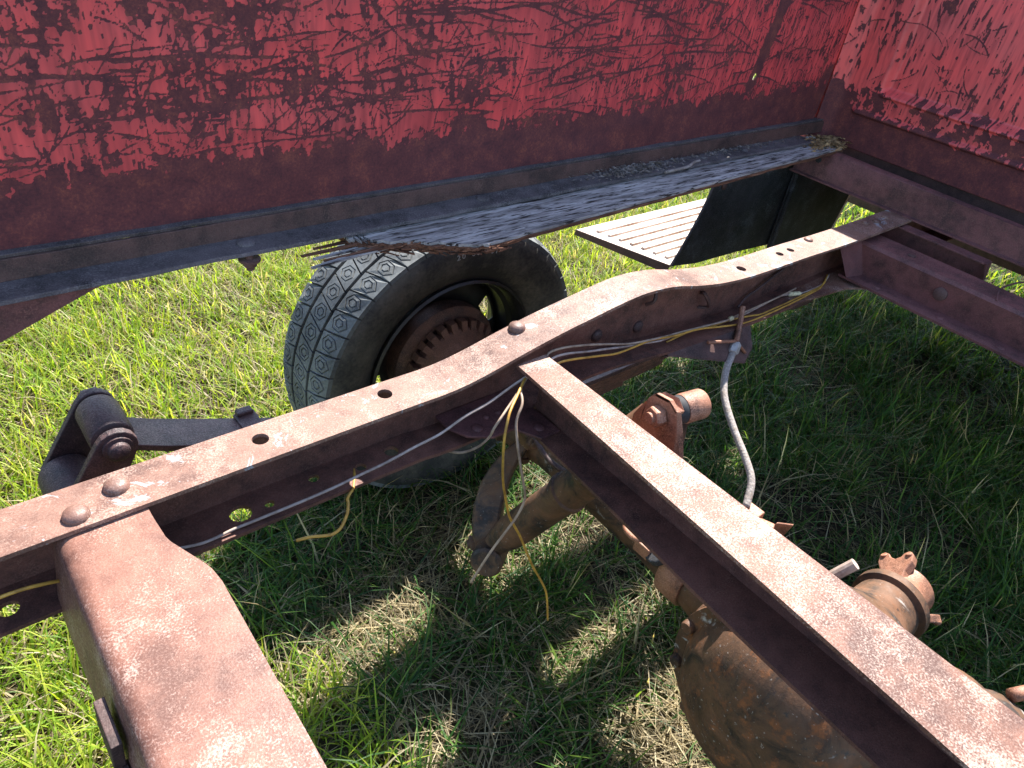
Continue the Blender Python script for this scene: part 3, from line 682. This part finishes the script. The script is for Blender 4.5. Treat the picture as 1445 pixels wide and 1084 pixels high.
# sidewall lettering, raised
def letter(ch, th, rad, h, size):
    cu = bpy.data.curves.new('t', 'FONT'); cu.body = ch; cu.size = size; cu.extrude = .0008; cu.align_x = 'CENTER'
    t = bpy.data.objects.new('t', cu); C.objects.link(t); dg = bpy.context.evaluated_depsgraph_get(); me = bpy.data.meshes.new_from_object(t.evaluated_get(dg))
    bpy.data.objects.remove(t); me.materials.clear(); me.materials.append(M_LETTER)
    o = bpy.data.objects.new('letter', me); C.objects.link(o); o.parent = ty
    p = wp(th, rad, h); radial = (p - WC); radial.y = 0; radial.normalize(); nrm = Vector((0, -1, 0)); tang = radial.cross(nrm).normalized()
    o.matrix_local = Matrix.Translation(p - WO[ty.name]) @ Matrix((tang, radial, nrm)).transposed().to_4x4()
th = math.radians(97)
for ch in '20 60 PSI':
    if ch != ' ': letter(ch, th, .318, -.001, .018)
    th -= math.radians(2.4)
# rim, drum
rimp = [(.226, .040), (.236, .034), (.237, .026), (.231, .022), (.226, .030), (.222, .045), (.222, .075), (.212, .085), (.210, .15), (.222, .165), (.226, .185), (.240, .19)]
rim = obj('rim', torus_profile(rimp, WC, 72), M_RIM, wh, smooth=True)
disc = []
for k in range(24): pass
def wheel_disc():
    seg = 72; vs = []; fs = []
    rad = [.06, .10, .14, .162, .196, .2115]; hh = [.150, .150, .128, .120, .128, .140]
    for r_, h in zip(rad, hh):
        for k in range(seg): vs.append(tuple(wp(2 * math.pi * k / seg, r_, h)))
    for i in range(len(rad) - 1):
        for k in range(seg):
            if i in (3,) and (k % 18) in (2, 3, 4, 5, 6): continue      # four hand holes near the rim
            k2 = (k + 1) % seg; fs.append((i * seg + k, i * seg + k2, (i + 1) * seg + k2, (i + 1) * seg + k))
    return vs, fs
dk = obj('wheel_disc', wheel_disc(), M_RIM, wh, smooth='all'); md = dk.modifiers.new('t', 'SOLIDIFY'); md.thickness = .004
dr = obj('brake_drum', lathe([(.05, .055), (.112, .055), (.117, .052), (.140, .058), (.148, .066), (.148, .10), (.14, .118), (.05, .118)], WC, ax, 64), M_DRUM, wh, smooth=True)
obj('backing_plate', lathe([(.04, -.005), (.075, -.005), (.09, .012), (.106, .016), (.112, .022), (.112, .046), (.02, .046)], WC, ax, 64), M_DRUM, wh, smooth=True)
for k in range(26):
    th = 2 * math.pi * k / 26; a, b = th - .075, th + .075
    if k == 0:
        g_ = hexa([tuple(wp(a, .108, .014)), tuple(wp(b, .108, .014)), tuple(wp(b, .108, .044)), tuple(wp(a, .108, .044)), tuple(wp(a + .01, .130, .024)), tuple(wp(b - .01, .130, .024)), tuple(wp(b, .130, .046)), tuple(wp(a, .130, .046))])
        v = [tuple(Vector(p) - WC) for p in g_[0]]; fm = bpy.data.meshes.new('drum_fin'); fm.from_pydata(v, [], g_[1]); fm.materials.append(M_DRUM)
    o = bpy.data.objects.new('fin', fm); C.objects.link(o); o.parent = dr; o.location = WC - WO[dr.name]; o.rotation_euler = (0, -th, 0)

# ------------------------------------------------------------------ rear axle
axl = thing('rear_axle', (.93, .15, .22), 'rusty rear axle with round bolted differential cover under the crossmember', 'axle')
A0 = Vector((.945, 0, .380))
tb = obj('axle_tube', lathe([(.085, .28), (.072, .34), (.058, .42), (.052, .50), (.050, .80), (.056, .84), (.056, 1.145)], A0, (0, 1, 0), 28), M_AXLE, axl, smooth=True)
obj('axle_tube', lathe([(.085, .02), (.072, .08), (.058, .14), (.050, .22), (.050, .75)], A0, (0, -1, 0), 28), M_AXLE, axl, smooth=True)
DC = Vector((.945, .135, .385))
obj('differential_housing', lathe([(.188, -.125), (.190, -.105), (.172, -.095), (.165, -.04), (.155, .04), (.115, .11), (.075, .165), (.062, .20), (.060, .24), (.070, .245), (.070, .262)], DC, (1, -.02, 0), 40), M_AXLE, axl, smooth=True)
cv = obj('differential_cover', lathe([(.190, 0), (.190, .010), (.166, .014), (.158, .030), (.140, .056), (.105, .078), (.06, .089), (.0, .092)], DC + Vector((-.125, 0, 0)), (-1, 0, .0), 48), M_COVER, axl, smooth=True, label='dished differential cover of orange and black rust')
for k in range(12):
    th = 2 * math.pi * (k + .4) / 12; p = DC + Vector((-.137, math.cos(th) * .178, math.sin(th) * .178)); bm_ = rivet(cv, p, (-1, 0, 0), r=.012, h=.011, mat=M_COVER, name='bolt', flat_=True)
# pinion yoke
yk = obj('pinion_yoke', join(lathe([(.060, .262), (.050, .285), (.046, .30), (.050, .325), (.030, .335)], DC, (1, -.02, 0), 28)), M_ORANGE, axl, smooth=True)
YC = DC + Vector((.335, -.01, 0))
def yarm(a):
    d = Vector((0, math.cos(a), math.sin(a))); t = Vector((0, -math.sin(a), math.cos(a))); f = (Vector((1, 0, 0)) + d * .55).normalized()
    o = YC - Vector((.045, 0, 0)) + d * .030; pts = [(-0.0225, -0.0156), (-0.0255, 0.0156), (-0.0345, 0.0351), (-0.0345, 0.0515), (-0.0255, 0.0593), (-0.015, 0.0546), (-0.0105, 0.0468), (0.0, 0.0421), (0.0105, 0.0468), (0.015, 0.0546), (0.0255, 0.0593), (0.0345, 0.0515), (0.0345, 0.0351), (0.0255, 0.0156), (0.0225, -0.0156)]
    g1 = prism([tuple(o + t * u + f * v) for u, v in pts], tuple(d * .016 - Vector((.004, 0, 0))))
    hs_ = [cyl(o + t * u + f * .047 + d * .010, o + t * u + f * .047 + d * .020, .007, 10) for u in (-.0255, .0255)]
    return join(g1, *hs_)
for a in (.75, .75 + math.pi): obj('yoke_arm', yarm(a), M_ORANGE, yk, bevel=.003)
# brake line, clip, junction block
obj('brake_line', tube([(.90, .69, .42), (.885, .63, .425), (.885, .57, .437), (.892, .52, .440), (.905, .47, .44), (.95, .42, .452)], .0035, 6), M_ZINC, axl, smooth='all')
obj('line_clip', join(tube([(.885, .535, .43), (.87, .52, .425), (.865, .49, .43), (.885, .475, .44)], .006, 8), box((.862, .455, .405), (.885, .49, .432))), M_ORANGE, axl, bevel=.002)
obj('line_clamp', join(lathe([(.026, 0), (.026, .018)], (.888, .445, .418), (-.5, .3, .6), 14)), M_BLUEPAINT, axl, bevel=.003)
obj('pad_ring', lathe([(.070, 0), (.073, .004), (.073, .05), (.070, .054)], A0 + Vector((0, .38, 0)), (0, 1, 0), 28), M_ORANGE, axl, smooth=True)
obj('junction_block', join(box((1.055, .375, .44), (1.095, .415, .475)), cyl((1.07, .38, .455), (1.085, .345, .455), .016, 10), prism([(1.08, .36, .40), (1.12, .335, .42), (1.12, .325, .47), (1.09, .345, .475)], (.004, .002, 0)), box((.96, .37, .40), (1.06, .41, .445))), M_ORANGE, axl, bevel=.002)
obj('vent_tube', cyl((1.02, .225, .46), (1.06, .19, .535), .010, 12), M_WIREG, axl)
obj('spring_seat', join(box((.89, .83, .38), (1.0, .935, .437)), lathe([(.062, 0), (.062, .07)], A0 + Vector((0, .845, 0)), (0, 1, 0), 24)), M_AXLE, axl, bevel=.004)
obj('brake_pipe_bracket', join(lathe([(.055, 0), (.060, .01), (.058, .045), (.03, .06)], (1.06, -.035, .40), (0.2, 0, 1), 24), lathe([(.045, 0), (.05, .01), (.046, .06), (.02, .07)], (1.05, -.09, .41), (.1, 0, 1), 20)), M_AXLE, axl, smooth=True)
obj('track_rod', tube([(1.10, -.085, .475), (1.25, -.16, .49), (1.6, -.33, .55)], .011, 10), M_ORANGE, axl, smooth='all')
# shock arm casting and U bolts
def arm():
    path = catmull([(.925, .835, .43), (.885, .845, .385), (.835, .845, .33), (.80, .828, .275), (.78, .805, .23), (.77, .785, .195)], 5); secs = []
    for i, p in enumerate(path):
        t = i / (len(path) - 1); w_ = .026 + .010 * math.sin(t * 3.0); th = .016 + .006 * math.sin(t * 9)
        wv = Vector((.72, -.55, .42)).normalized(); tn = (path[min(i + 1, len(path) - 1)] - path[max(i - 1, 0)]).normalized(); nv_ = tn.cross(wv).normalized()
        secs.append([tuple(p + wv * a_ * w_ + nv_ * b_ * th) for a_, b_ in ((-1, -.5), (-.8, -1), (.55, -1), (.62, -1.7), (1, -1.7), (1, .8), (.8, 1), (-.8, 1), (-1, .5))])
    return sweep(secs)
obj('shock_arm', arm(), M_AXLE, axl, bevel=.003)
obj('arm_bolt', join(hexnut((.757, .80, .19), (-.8, .5, -.3), .018, .018), cyl((.745, .805, .185), (.80, .765, .205), .012, 10)), M_AXLE, axl)
obj('brake_cable', tube([(.90, .88, .45), (.86, .80, .47), (.85, .72, .45), (.88, .64, .44)], .006, 8), M_DARK, axl, smooth='all')
obj('spring_lug', join(box((.85, .79, .425), (.905, .83, .46)), hexnut((.86, .79, .45), (-.5, -1, .2), .017, .016)), M_AXLE, axl, bevel=.003)
for xx in (.895, .995):
    for yy in (.836, .927): obj('u_bolt', join(cyl((xx, yy, .35), (xx, yy, .505), .008, 10), hexnut((xx, yy, .355), (0, 0, -1), .014, .014)), M_AXLE, axl)

# ------------------------------------------------------------------ leaf spring
ls = thing('leaf_spring', (.95, .84, .44), 'dark leaf spring hung from a shackle outside the rail', 'leaf spring')
SPR = smooth_tab([(.10, .745), (.16, .711), (.321, .645), (.50, .580), (.73, .520), (.95, .492), (1.2, .488), (1.4, .502), (1.75, .58)], 8)
def leaf(x0, x1, off, th, w0=.847, w1=.917):
    secs = []
    for x in lin(x0, x1, 26):
        z = interp(x, SPR) - off; secs.append([(x, w0, z - th), (x, w0, z), (x, w1, z), (x, w1, z - th)])
    return sweep(secs)
for i, (a, b) in enumerate([(.118, 1.75), (.27, 1.62), (.42, 1.48), (.56, 1.34), (.70, 1.20)]):
    obj('leaf', leaf(a, b, i * .0115, .011), M_SHACKLE if i == 0 else M_DRUM, ls, bevel=.0012)
obj('spring_clip', join(box((.300, .842, .610), (.334, .922, .657)), box((.304, .909, .652), (.330, .925, .664))), M_SHACKLE, ls, bevel=.003)
EY = Vector((.118, 0, .742))
eye = obj('spring_eye', lathe([(.020, 0), (.026, .002), (.028, .006), (.028, .068), (.026, .072), (.020, .074)], (EY.x, .845, EY.z), (0, 1, 0), 28), M_SHACKLE, ls, smooth=True)
LO = Vector((.062, 0, .645))
def shackle_plate(y, th):
    d = (LO - EY).normalized(); n = Vector((d.z, 0, -d.x)); pts = []
    for k in range(9):
        a = math.pi * k / 8; pts.append(EY + n * .026 * math.cos(a) - d * .026 * math.sin(a))
    for k in range(9):
        a = math.pi * k / 8; pts.append(LO - n * .031 * math.cos(a) + d * .031 * math.sin(a))
    return prism([(p.x, y, p.z) for p in pts], (0, th, 0))
obj('shackle_plate', shackle_plate(.826, .011), M_SHACKLE, ls, bevel=.0015); obj('shackle_plate', shackle_plate(.924, .011), M_SHACKLE, ls, bevel=.0015)
obj('shackle_bolt', join(lathe([(.019, 0), (.019, .005), (.014, .006), (.013, .012), (.008, .016)], (EY.x, .827, EY.z), (0, -1, 0), 20), hexnut((EY.x, .934, EY.z), (0, 1, 0), .02, .016), cyl((EY.x, .827, EY.z), (EY.x, .935, EY.z), .012, 12)), M_SHACKLE, ls, smooth=True)
obj('lower_bushing', lathe([(.030, 0), (.036, .004), (.036, .085), (.030, .09)], (LO.x, .836, LO.z), (0, 1, 0), 24), M_SHACKLE, ls, smooth=True)
obj('hanger', join(box((.02, .742, .58), (.08, .815, .645)), cyl((LO.x, .742, LO.z), (LO.x, .84, LO.z), .02, 14)), M_SHACKLE, ls, bevel=.003)
obj('front_hanger', join(box((1.70, .742, .56), (1.80, .80, .72)), box((1.70, .80, .55), (1.80, .92, .63))), M_SHACKLE, ls, bevel=.003)
obj('bump_stop', join(prism([(1.00, .79, .66), (1.10, .79, .655), (1.085, .79, .59), (1.05, .79, .575), (1.02, .79, .59)], (0, .06, 0)), box((.98, .742, .655), (1.12, .86, .668))), M_RUBBER, ls, bevel=.006)

# ------------------------------------------------------------------ shock absorber
sh = thing('shock_absorber', (.76, .79, .18), 'rusty slanting shock absorber with flaking dust tube under the crossmember', 'shock absorber')
U = NUT + axb * .070; Lw = Vector((.765, .765, .205)); d = (Lw - U); Ln = d.length; d.normalize()
obj('dust_tube', lathe([(.020, .0), (.024, .03), (.044, .06), (.049, .075), (.049, .40 * Ln), (.046, .41 * Ln)], U, d, 28), M_AXLE, sh, smooth=True)
obj('damper_tube', lathe([(.038, .38 * Ln), (.038, .52 * Ln), (.042, .525 * Ln), (.042, .54 * Ln), (.037, .545 * Ln), (.037, .86 * Ln), (.030, .93 * Ln), (.02, 1.0 * Ln)], U, d, 28), M_AXLE, sh, smooth=True)
obj('lower_eye', lathe([(.03, 0), (.036, .006), (.036, .07), (.03, .076)], Lw + Vector((-.01, -.01, -.01)) - Vector((.7, .5, -.2)).normalized() * .038, (.7, .5, -.2), 20), M_AXLE, sh, smooth=True)
up_ = obj('upper_eye', lathe([(.018, .054), (.0235, .054), (.0245, .057), (.0245, .092), (.023, .095), (.01, .095)], NUT, axb, 32), M_ORANGE, sh, smooth=True)
obj('rubber_bush', lathe([(.012, .020), (.019, .026), (.0225, .031), (.019, .037), (.0225, .043), (.0235, .052), (.020, .058)], NUT, axb, 24), M_RUBBER, up_, smooth='all')

# ------------------------------------------------------------------ brake hose, wires
HP = [(1.275, .644, .634), (1.227, .620, .606), (1.19, .585, .578), (1.159, .526, .547), (1.132, .465, .521), (1.11, .43, .503), (1.073, .405, .475)]
hs = thing('brake_hose', HP[-1], 'grey braided brake hose curving from rail bracket to axle', 'hose')
obj('hose', tube(HP, .0076, 14, 10), M_HOSE, hs, smooth='all')
obj('hose_fitting', join(lathe([(.0125, 0), (.0125, .022), (.010, .026)], Vector(HP[0]) + Vector((.010, .006, .008)), Vector(HP[1]) - Vector(HP[0]), 6)), M_ZINC, hs, bevel=.001)
obj('retaining_clip', join(tube([(1.19, .662, .668), (1.27, .650, .653), (1.30, .655, .640)], .0035, 6), tube([(1.28, .648, .65), (1.315, .672, .67), (1.335, .69, .70)], .006, 8), tube([(1.28, .648, .65), (1.31, .635, .62)], .0035, 6)), M_ORANGE, hs)
def wire(pts, mat, label, rad=.0021, beads=(), tip=None):
    pts = [tuple(c_ + random.uniform(-.0022, .0022) * (0 < i_ < len(pts) - 1) for c_ in p_) for i_, p_ in enumerate([tuple(v_) for v_ in catmull(pts, 2)])]
    o = obj('electrical_wire', tube(pts, rad, 8, 5), mat, smooth='all', label=label, cat='wire')
    q = catmull(pts, 8)
    for t in beads:
        p = q[int(t * (len(q) - 1))]; p2 = q[min(int(t * (len(q) - 1)) + 1, len(q) - 1)]; d_ = (p2 - p).normalized()
        obj('crimp', lathe([(.002, 0), (.0055, .003), (.0055, .012), (.002, .015)], p, d_, 10), M_BEAD, o, smooth=True)
    return o
J0 = (.712, .668, .774)
wire([J0, (0.682, 0.66, 0.768), (0.599, 0.655, 0.746), (0.509, 0.655, 0.723), (0.422, 0.66, 0.704), (0.34, 0.667, 0.688), (0.269, 0.674, 0.679), (0.206, 0.679, 0.674), (0.16, 0.68, 0.6715), (0.1, 0.7, 0.672)], M_WIREG, 'pale grey wire drooping along the rail lower flange to the wide crossmember')
wire([J0, (0.679, 0.66, 0.766), (0.6, 0.625, 0.737), (0.589, 0.63, 0.702), (0.579, 0.645, 0.672), (0.563, 0.665, 0.652), (0.548, 0.69, 0.645)], M_WIRE, 'tan wire bending back under the rail beside the gusset', .0021)
wire([J0, (0.678, 0.66, 0.764), (0.61, 0.615, 0.76), (0.588, 0.595, 0.722), (0.596, 0.59, 0.633), (0.618, 0.59, 0.548), (0.649, 0.585, 0.482), (0.691, 0.575, 0.38), (0.733, 0.565, 0.289), (0.748, 0.555, 0.198)], M_WIREY, 'longest dangling yellow wire with curled end reaching the grass', .0022)
wire([J0, (0.676, 0.66, 0.762), (0.633, 0.62, 0.754), (0.613, 0.595, 0.71), (0.633, 0.585, 0.618), (0.639, 0.58, 0.579), (0.623, 0.58, 0.538), (0.589, 0.585, 0.483), (0.555, 0.59, 0.414)], M_WIRE, 'tan wire dangling from the joint and crossing the longest yellow wire', .0022)
wire([(.40, .715, .664), (.375, .672, .668), (.361, .663, .662), (.355, .651, .651), (.339, .639, .638), (.322, .638, .631), (.297, .648, .632), (.277, .654, .631)], M_WIREY, 'short stub of yellow wire poking out below the rail', .0022)
wire([(-.30, .70, .668), (-.12, .672, .72), (-.03, .667, .728), (.02, .68, .70), (.06, .70, .67)], M_WIREY, 'yellow wire looping behind the wide crossmember at the rail', .0021)
wire([(.715, .668, .775), (.741, .676, .781), (.814, .686, .765), (.904, .689, .738), (1.02, .687, .712), (1.127, .692, .695), (1.276, .691, .678), (1.331, .694, .676), (1.498, .698, .677), (1.60, .712, .668)], M_WIRE, 'tan wire arching highest in the rail channel towards the bed sill', .0021, (.72,))
wire([(.715, .664, .77), (.742, .669, .776), (.837, .679, .749), (.944, .686, .723), (1.057, .690, .699), (1.195, .697, .683), (1.353, .696, .668), (1.519, .705, .670), (1.603, .696, .662), (1.697, .695, .664), (1.76, .715, .668)], M_WIREG, 'pale grey wire with three crimps along the rail channel', .0021, (.74, .76, .78))
wire([(.715, .660, .765), (.748, .661, .769), (.827, .668, .747), (.911, .674, .727), (1.026, .685, .710), (1.182, .688, .688), (1.342, .678, .662), (1.506, .677, .662), (1.614, .683, .662), (1.675, .687, .664), (1.74, .71, .667)], M_WIREY, 'yellow ochre wire sagging lowest in the rail channel', .0021)
wire([(1.10, .70, .675), (1.24, .700, .672), (1.378, .688, .663), (1.456, .684, .661), (1.587, .687, .662), (1.695, .693, .664), (1.75, .715, .668)], M_WIREY, 'second yellow wire lying on the flange near the hose bracket', .0021)
wire([(1.38, .725, .667), (1.45, .728, .70), (1.58, .732, .735), (1.66, .735, .745)], M_DARK, 'thin rusty brown tube slanting up inside the rail web', .003)
wire([(1.81, .36, .764), (1.85, .375, .773), (1.93, .36, .78), (2.03, .31, .783)], M_SILL, 'thin rusty wire lying across the shaded crossmember', .0022)

# ------------------------------------------------------------------ running board and splash panels beyond the wall
rb = thing('running_board', (1.7, 1.25, .54), 'sunlit white ribbed running board hanging beyond the bed wall', 'running board')
cor = [(1.628, 1.10), (1.534, 1.395), (2.3, 1.395), (2.3, 1.10)]
obj('step_plate', prism([(x, y, .530) for x, y in cor], (0, 0, .009)), M_STEP, rb, bevel=.002)
for k in range(7):
    y = 1.135 + k * .036; x0 = 1.628 - (y - 1.10) * .318 + .035
    obj('rib', sweep([[(x, y - .008, .5385), (x, y - .005, .5455), (x, y + .005, .5455), (x, y + .008, .5385)] for x in (x0, 2.28)]), M_STEP, rb)
obj('end_flange', prism([(1.628, 1.10, .5395), (1.534, 1.395, .5395), (1.534, 1.395, .522), (1.628, 1.10, .512)], (-.003, 0, 0)), M_DARK, rb)
obj('splash_apron', prism([(1.632, 1.098, .536), (1.70, 1.094, .70), (1.72, 1.09, .86), (2.20, 1.09, .86), (2.20, 1.094, .70), (2.20, 1.096, .50), (1.95, 1.097, .515), (1.75, 1.098, .52)], (0, -.003, 0)), M_BLUEPAINT, rb, bevel=.0008)
obj('apron_edge', tube([(1.630, 1.097, .538), (1.665, 1.095, .61), (1.70, 1.093, .70), (1.715, 1.09, .78)], .004, 6), M_STRIP, rb)
for q_ in [(1.80, .835), (1.95, .835), (2.08, .80), (1.76, .76)]: rivet(rb, (q_[0], 1.087, q_[1]), (0, -1, 0), r=.010, h=.006, mat=M_ZINC if q_[0] == 1.80 else M_DARK, name='bolt')
sp = thing('splash_shield', (2.35, 1.09, .5), 'dark upright splash shield ahead of the running board', 'splash shield')
obj('shield_panel', prism([(2.11, 1.085, .47), (2.515, 1.085, .47), (2.57, 1.085, .70), (2.60, 1.085, .86), (2.11, 1.085, .86)], (0, -.004, 0)), M_BLUEPAINT, sp, bevel=.001)
obj('shield_bead', tube([(2.13, 1.078, .46), (2.125, 1.078, .65), (2.12, 1.078, .85)], .009, 8), M_BLUEPAINT, sp, smooth='all')
obj('shield_edge', tube([(2.515, 1.082, .47), (2.57, 1.082, .70), (2.60, 1.082, .86)], .005, 6), M_STEP, sp, smooth='all')

# ------------------------------------------------------------------ unseen cab added ahead of the bed to cast shade on the grass
cab = thing('shade_cab', (3.2, .15, .55), 'unseen faded red cab added ahead of the bed for its shade', 'cab')
obj('cab_shade_body', join(box((2.47, -.82, .665), (4.2, 1.45, 1.14))), M_CAB, cab, bevel=.03)  # widened sideways so its shade covers the right-hand grass
obj('roof', hexa([(2.29, -.78, .87), (4.0, -.78, .87), (4.0, 1.08, .87), (2.29, 1.08, .87), (2.33, -.68, 1.68), (3.7, -.68, 1.68), (3.7, .98, 1.68), (2.33, .98, 1.68)]), M_CAB, cab, bevel=.04)
obj('cab_shade_floor', box((2.95, -.82, .46), (4.2, 1.27, .66)), M_DARK, cab)  # added low block that stops light coming in under the cab
obj('rear_window', prism([(2.308, -.35, 1.25), (2.308, .6, 1.25), (2.324, .55, 1.56), (2.324, -.3, 1.56)], (-.012, 0, 0)), M_RIM, cab)

# ------------------------------------------------------------------ grass
def grass_mat():
    b = NB('grass_blades'); a = b.attr('tint').outputs['Color']
    p = b.n('ShaderNodeBsdfPrincipled'); b.set(p.inputs['Base Color'], a); p.inputs['Roughness'].default_value = .5; p.inputs['Specular IOR Level'].default_value = .35
    t = b.n('ShaderNodeBsdfTranslucent'); b.set(t.inputs[0], b.mix(1.0, a, (1.25, 1.2, .55), 'MULTIPLY'))
    m = b.n('ShaderNodeMixShader'); m.inputs[0].default_value = .55
    b.t.links.new(p.outputs[0], m.inputs[1]); b.t.links.new(t.outputs[0], m.inputs[2]); b.t.links.new(m.outputs[0], b.out.inputs[0]); return b.m
M_GRASS = grass_mat()
def blades(name, X, Y, H, W, lean, az_, droop, col, label, z0=0.0, cat='grass'):
    n = len(X); ts = np.array([0, .33, .68, 1.0]); dirx, diry = np.cos(az_), np.sin(az_); sx, sy = -diry, dirx
    vs = np.zeros((n, 7, 3)); base = gh(X, Y) + z0 - .004
    k = 0
    for i, t in enumerate(ts):
        out = H * (lean * t + droop * t * t); up = H * (t * np.sqrt(np.clip(1 - lean ** 2, .02, 1)) - droop * .55 * t ** 3)
        wd = W * (1 - t ** 1.6) * .5
        cx, cy, cz_ = X + dirx * out, Y + diry * out, base + np.maximum(up, .002)
        if i < 3:
            vs[:, k] = np.stack([cx - sx * wd, cy - sy * wd, cz_], 1); vs[:, k + 1] = np.stack([cx + sx * wd, cy + sy * wd, cz_], 1); k += 2
        else: vs[:, 6] = np.stack([cx, cy, cz_], 1)
    off = (np.arange(n) * 7)[:, None]
    quads = np.concatenate([off + np.array([0, 1, 3, 2]), off + np.array([2, 3, 5, 4])]); tris = off + np.array([4, 5, 6])
    me = bpy.data.meshes.new(name); V = vs.reshape(-1, 3); me.vertices.add(len(V)); me.vertices.foreach_set('co', V.astype(np.float32).ravel())
    nl = len(quads) * 4 + len(tris) * 3; me.loops.add(nl); me.loops.foreach_set('vertex_index', np.concatenate([quads.ravel(), tris.ravel()]).astype(np.int32))
    npoly = len(quads) + len(tris); ls_ = np.concatenate([np.arange(len(quads)) * 4, len(quads) * 4 + np.arange(len(tris)) * 3]); lt = np.concatenate([np.full(len(quads), 4), np.full(len(tris), 3)])
    me.polygons.add(npoly); me.polygons.foreach_set('loop_start', ls_.astype(np.int32)); me.polygons.foreach_set('loop_total', lt.astype(np.int32))
    me.update(calc_edges=True); at = me.attributes.new('tint', 'FLOAT_COLOR', 'POINT')
    c4 = np.concatenate([col, np.ones((n, 1))], 1); tip = np.array([.85, .85, .95, 1, 1, 1.05, 1.1])[None, :, None]
    cc = np.repeat(c4[:, None], 7, 1); cc[..., :3] *= tip; at.data.foreach_set('color', cc.astype(np.float32).ravel())
    me.polygons.foreach_set('use_smooth', [True] * npoly); me.materials.append(M_GRASS)
    return link(name, me, None, (0, 0, 0), label=label, cat=cat, kind='stuff')
def region(n, x0, x1, y0, y1, clump=.5, cs=.10):
    m = int(n * clump); X = rng.uniform(x0, x1, n); Y = rng.uniform(y0, y1, n)
    nc = max(1, m // 16); cx = rng.uniform(x0, x1, nc); cy = rng.uniform(y0, y1, nc); id_ = rng.integers(0, nc, m)
    X[:m] = cx[id_] + rng.normal(0, cs * .28, m); Y[:m] = cy[id_] + rng.normal(0, cs * .28, m); return X, Y
def cols(n, live, straw, fr_, X=None):
    a = np.array(live)[rng.integers(0, len(live), n)] * rng.uniform(.75, 1.25, (n, 1)); s = rng.random(n) < fr_
    a[s] = np.array(straw)[rng.integers(0, len(straw), s.sum())] * rng.uniform(.7, 1.2, (s.sum(), 1)); return a
SHADE_GREEN = [(.034, .095, .016), (.045, .12, .020), (.075, .155, .024), (.03, .08, .02), (.11, .18, .026)]  # greens darkened to carry the shade under the truck
SUN_GREEN = [(.20, .31, .025), (.25, .35, .030), (.31, .38, .04), (.14, .25, .022), (.36, .40, .055)]  # brighter, yellower greens that carry the sunlight on the open lawn
STRAW = [(.45, .37, .22), (.34, .27, .15), (.55, .47, .30), (.22, .17, .10)]
def sunny(X, Y): return (Y + .12 * np.sin(6 * X) > 1.32) | (X + .1 * np.sin(7 * Y) < .32)  # splits the sun-toned lawn from the shade-toned grass
def trampled_sun_patch(X, Y):  # short straw spots centred on the sun patches to make them brighter
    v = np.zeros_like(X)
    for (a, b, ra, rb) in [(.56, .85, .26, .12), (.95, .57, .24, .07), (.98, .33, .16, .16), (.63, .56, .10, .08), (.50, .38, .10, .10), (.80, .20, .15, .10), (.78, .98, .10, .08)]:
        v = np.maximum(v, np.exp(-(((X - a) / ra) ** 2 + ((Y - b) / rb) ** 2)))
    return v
# long grass below and around the truck
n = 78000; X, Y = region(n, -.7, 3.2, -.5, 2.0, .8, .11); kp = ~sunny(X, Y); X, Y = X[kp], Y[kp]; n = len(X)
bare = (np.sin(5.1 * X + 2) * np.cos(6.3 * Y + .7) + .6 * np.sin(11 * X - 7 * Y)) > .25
kp = ~(bare & (rng.random(n) < .75) & (Y < 1.15)); X, Y = X[kp], Y[kp]; tr = trampled_sun_patch(X, Y); kp = rng.random(len(X)) > tr * .8; X, Y, tr = X[kp], Y[kp], tr[kp]; n = len(X)
blades('grass', X, Y, (1 - .45 * tr) * rng.uniform(.05, .15, n) * np.where(rng.random(n) < .18, 1.5, 1), rng.uniform(.0028, .0066, n), rng.uniform(.1, .85, n), rng.uniform(0, 6.283, n), rng.uniform(.0, .85, n), cols(n, SHADE_GREEN, STRAW, .12), 'long tangled green grass growing under the truck')
# lawn beyond the truck
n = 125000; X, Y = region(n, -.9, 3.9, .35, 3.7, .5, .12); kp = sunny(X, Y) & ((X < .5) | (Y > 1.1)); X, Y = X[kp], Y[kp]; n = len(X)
blades('grass', X, Y, rng.uniform(.03, .10, n) * np.where(X < .45, 1.4, 1), rng.uniform(.003, .007, n), rng.uniform(.05, .7, n), rng.uniform(0, 6.283, n), rng.uniform(0, .6, n), cols(n, SUN_GREEN, STRAW, .15), 'short sunlit yellow green lawn beyond the wheel')
n = 36000; X, Y = region(n, 3.0, 7.5, -.5, 4.2, .4, .14)
blades('grass', X, Y, rng.uniform(.04, .14, n), rng.uniform(.006, .012, n), rng.uniform(.05, .7, n), rng.uniform(0, 6.283, n), rng.uniform(0, .6, n), cols(n, SHADE_GREEN + SUN_GREEN, STRAW, .12), 'far grass past the front of the bed')
# dead thatch lying flat, extra pale straw where the sun patches fall
n = 52000; X, Y = region(n, -.8, 3.6, -.5, 3.4, .3, .12); m_ = 26000; X2 = rng.uniform(.1, 2.2, m_); Y2 = rng.uniform(-.2, 1.2, m_); k2 = rng.random(m_) < trampled_sun_patch(X2, Y2); X = np.concatenate([X, X2[k2]]); Y = np.concatenate([Y, Y2[k2]]); n = len(X)
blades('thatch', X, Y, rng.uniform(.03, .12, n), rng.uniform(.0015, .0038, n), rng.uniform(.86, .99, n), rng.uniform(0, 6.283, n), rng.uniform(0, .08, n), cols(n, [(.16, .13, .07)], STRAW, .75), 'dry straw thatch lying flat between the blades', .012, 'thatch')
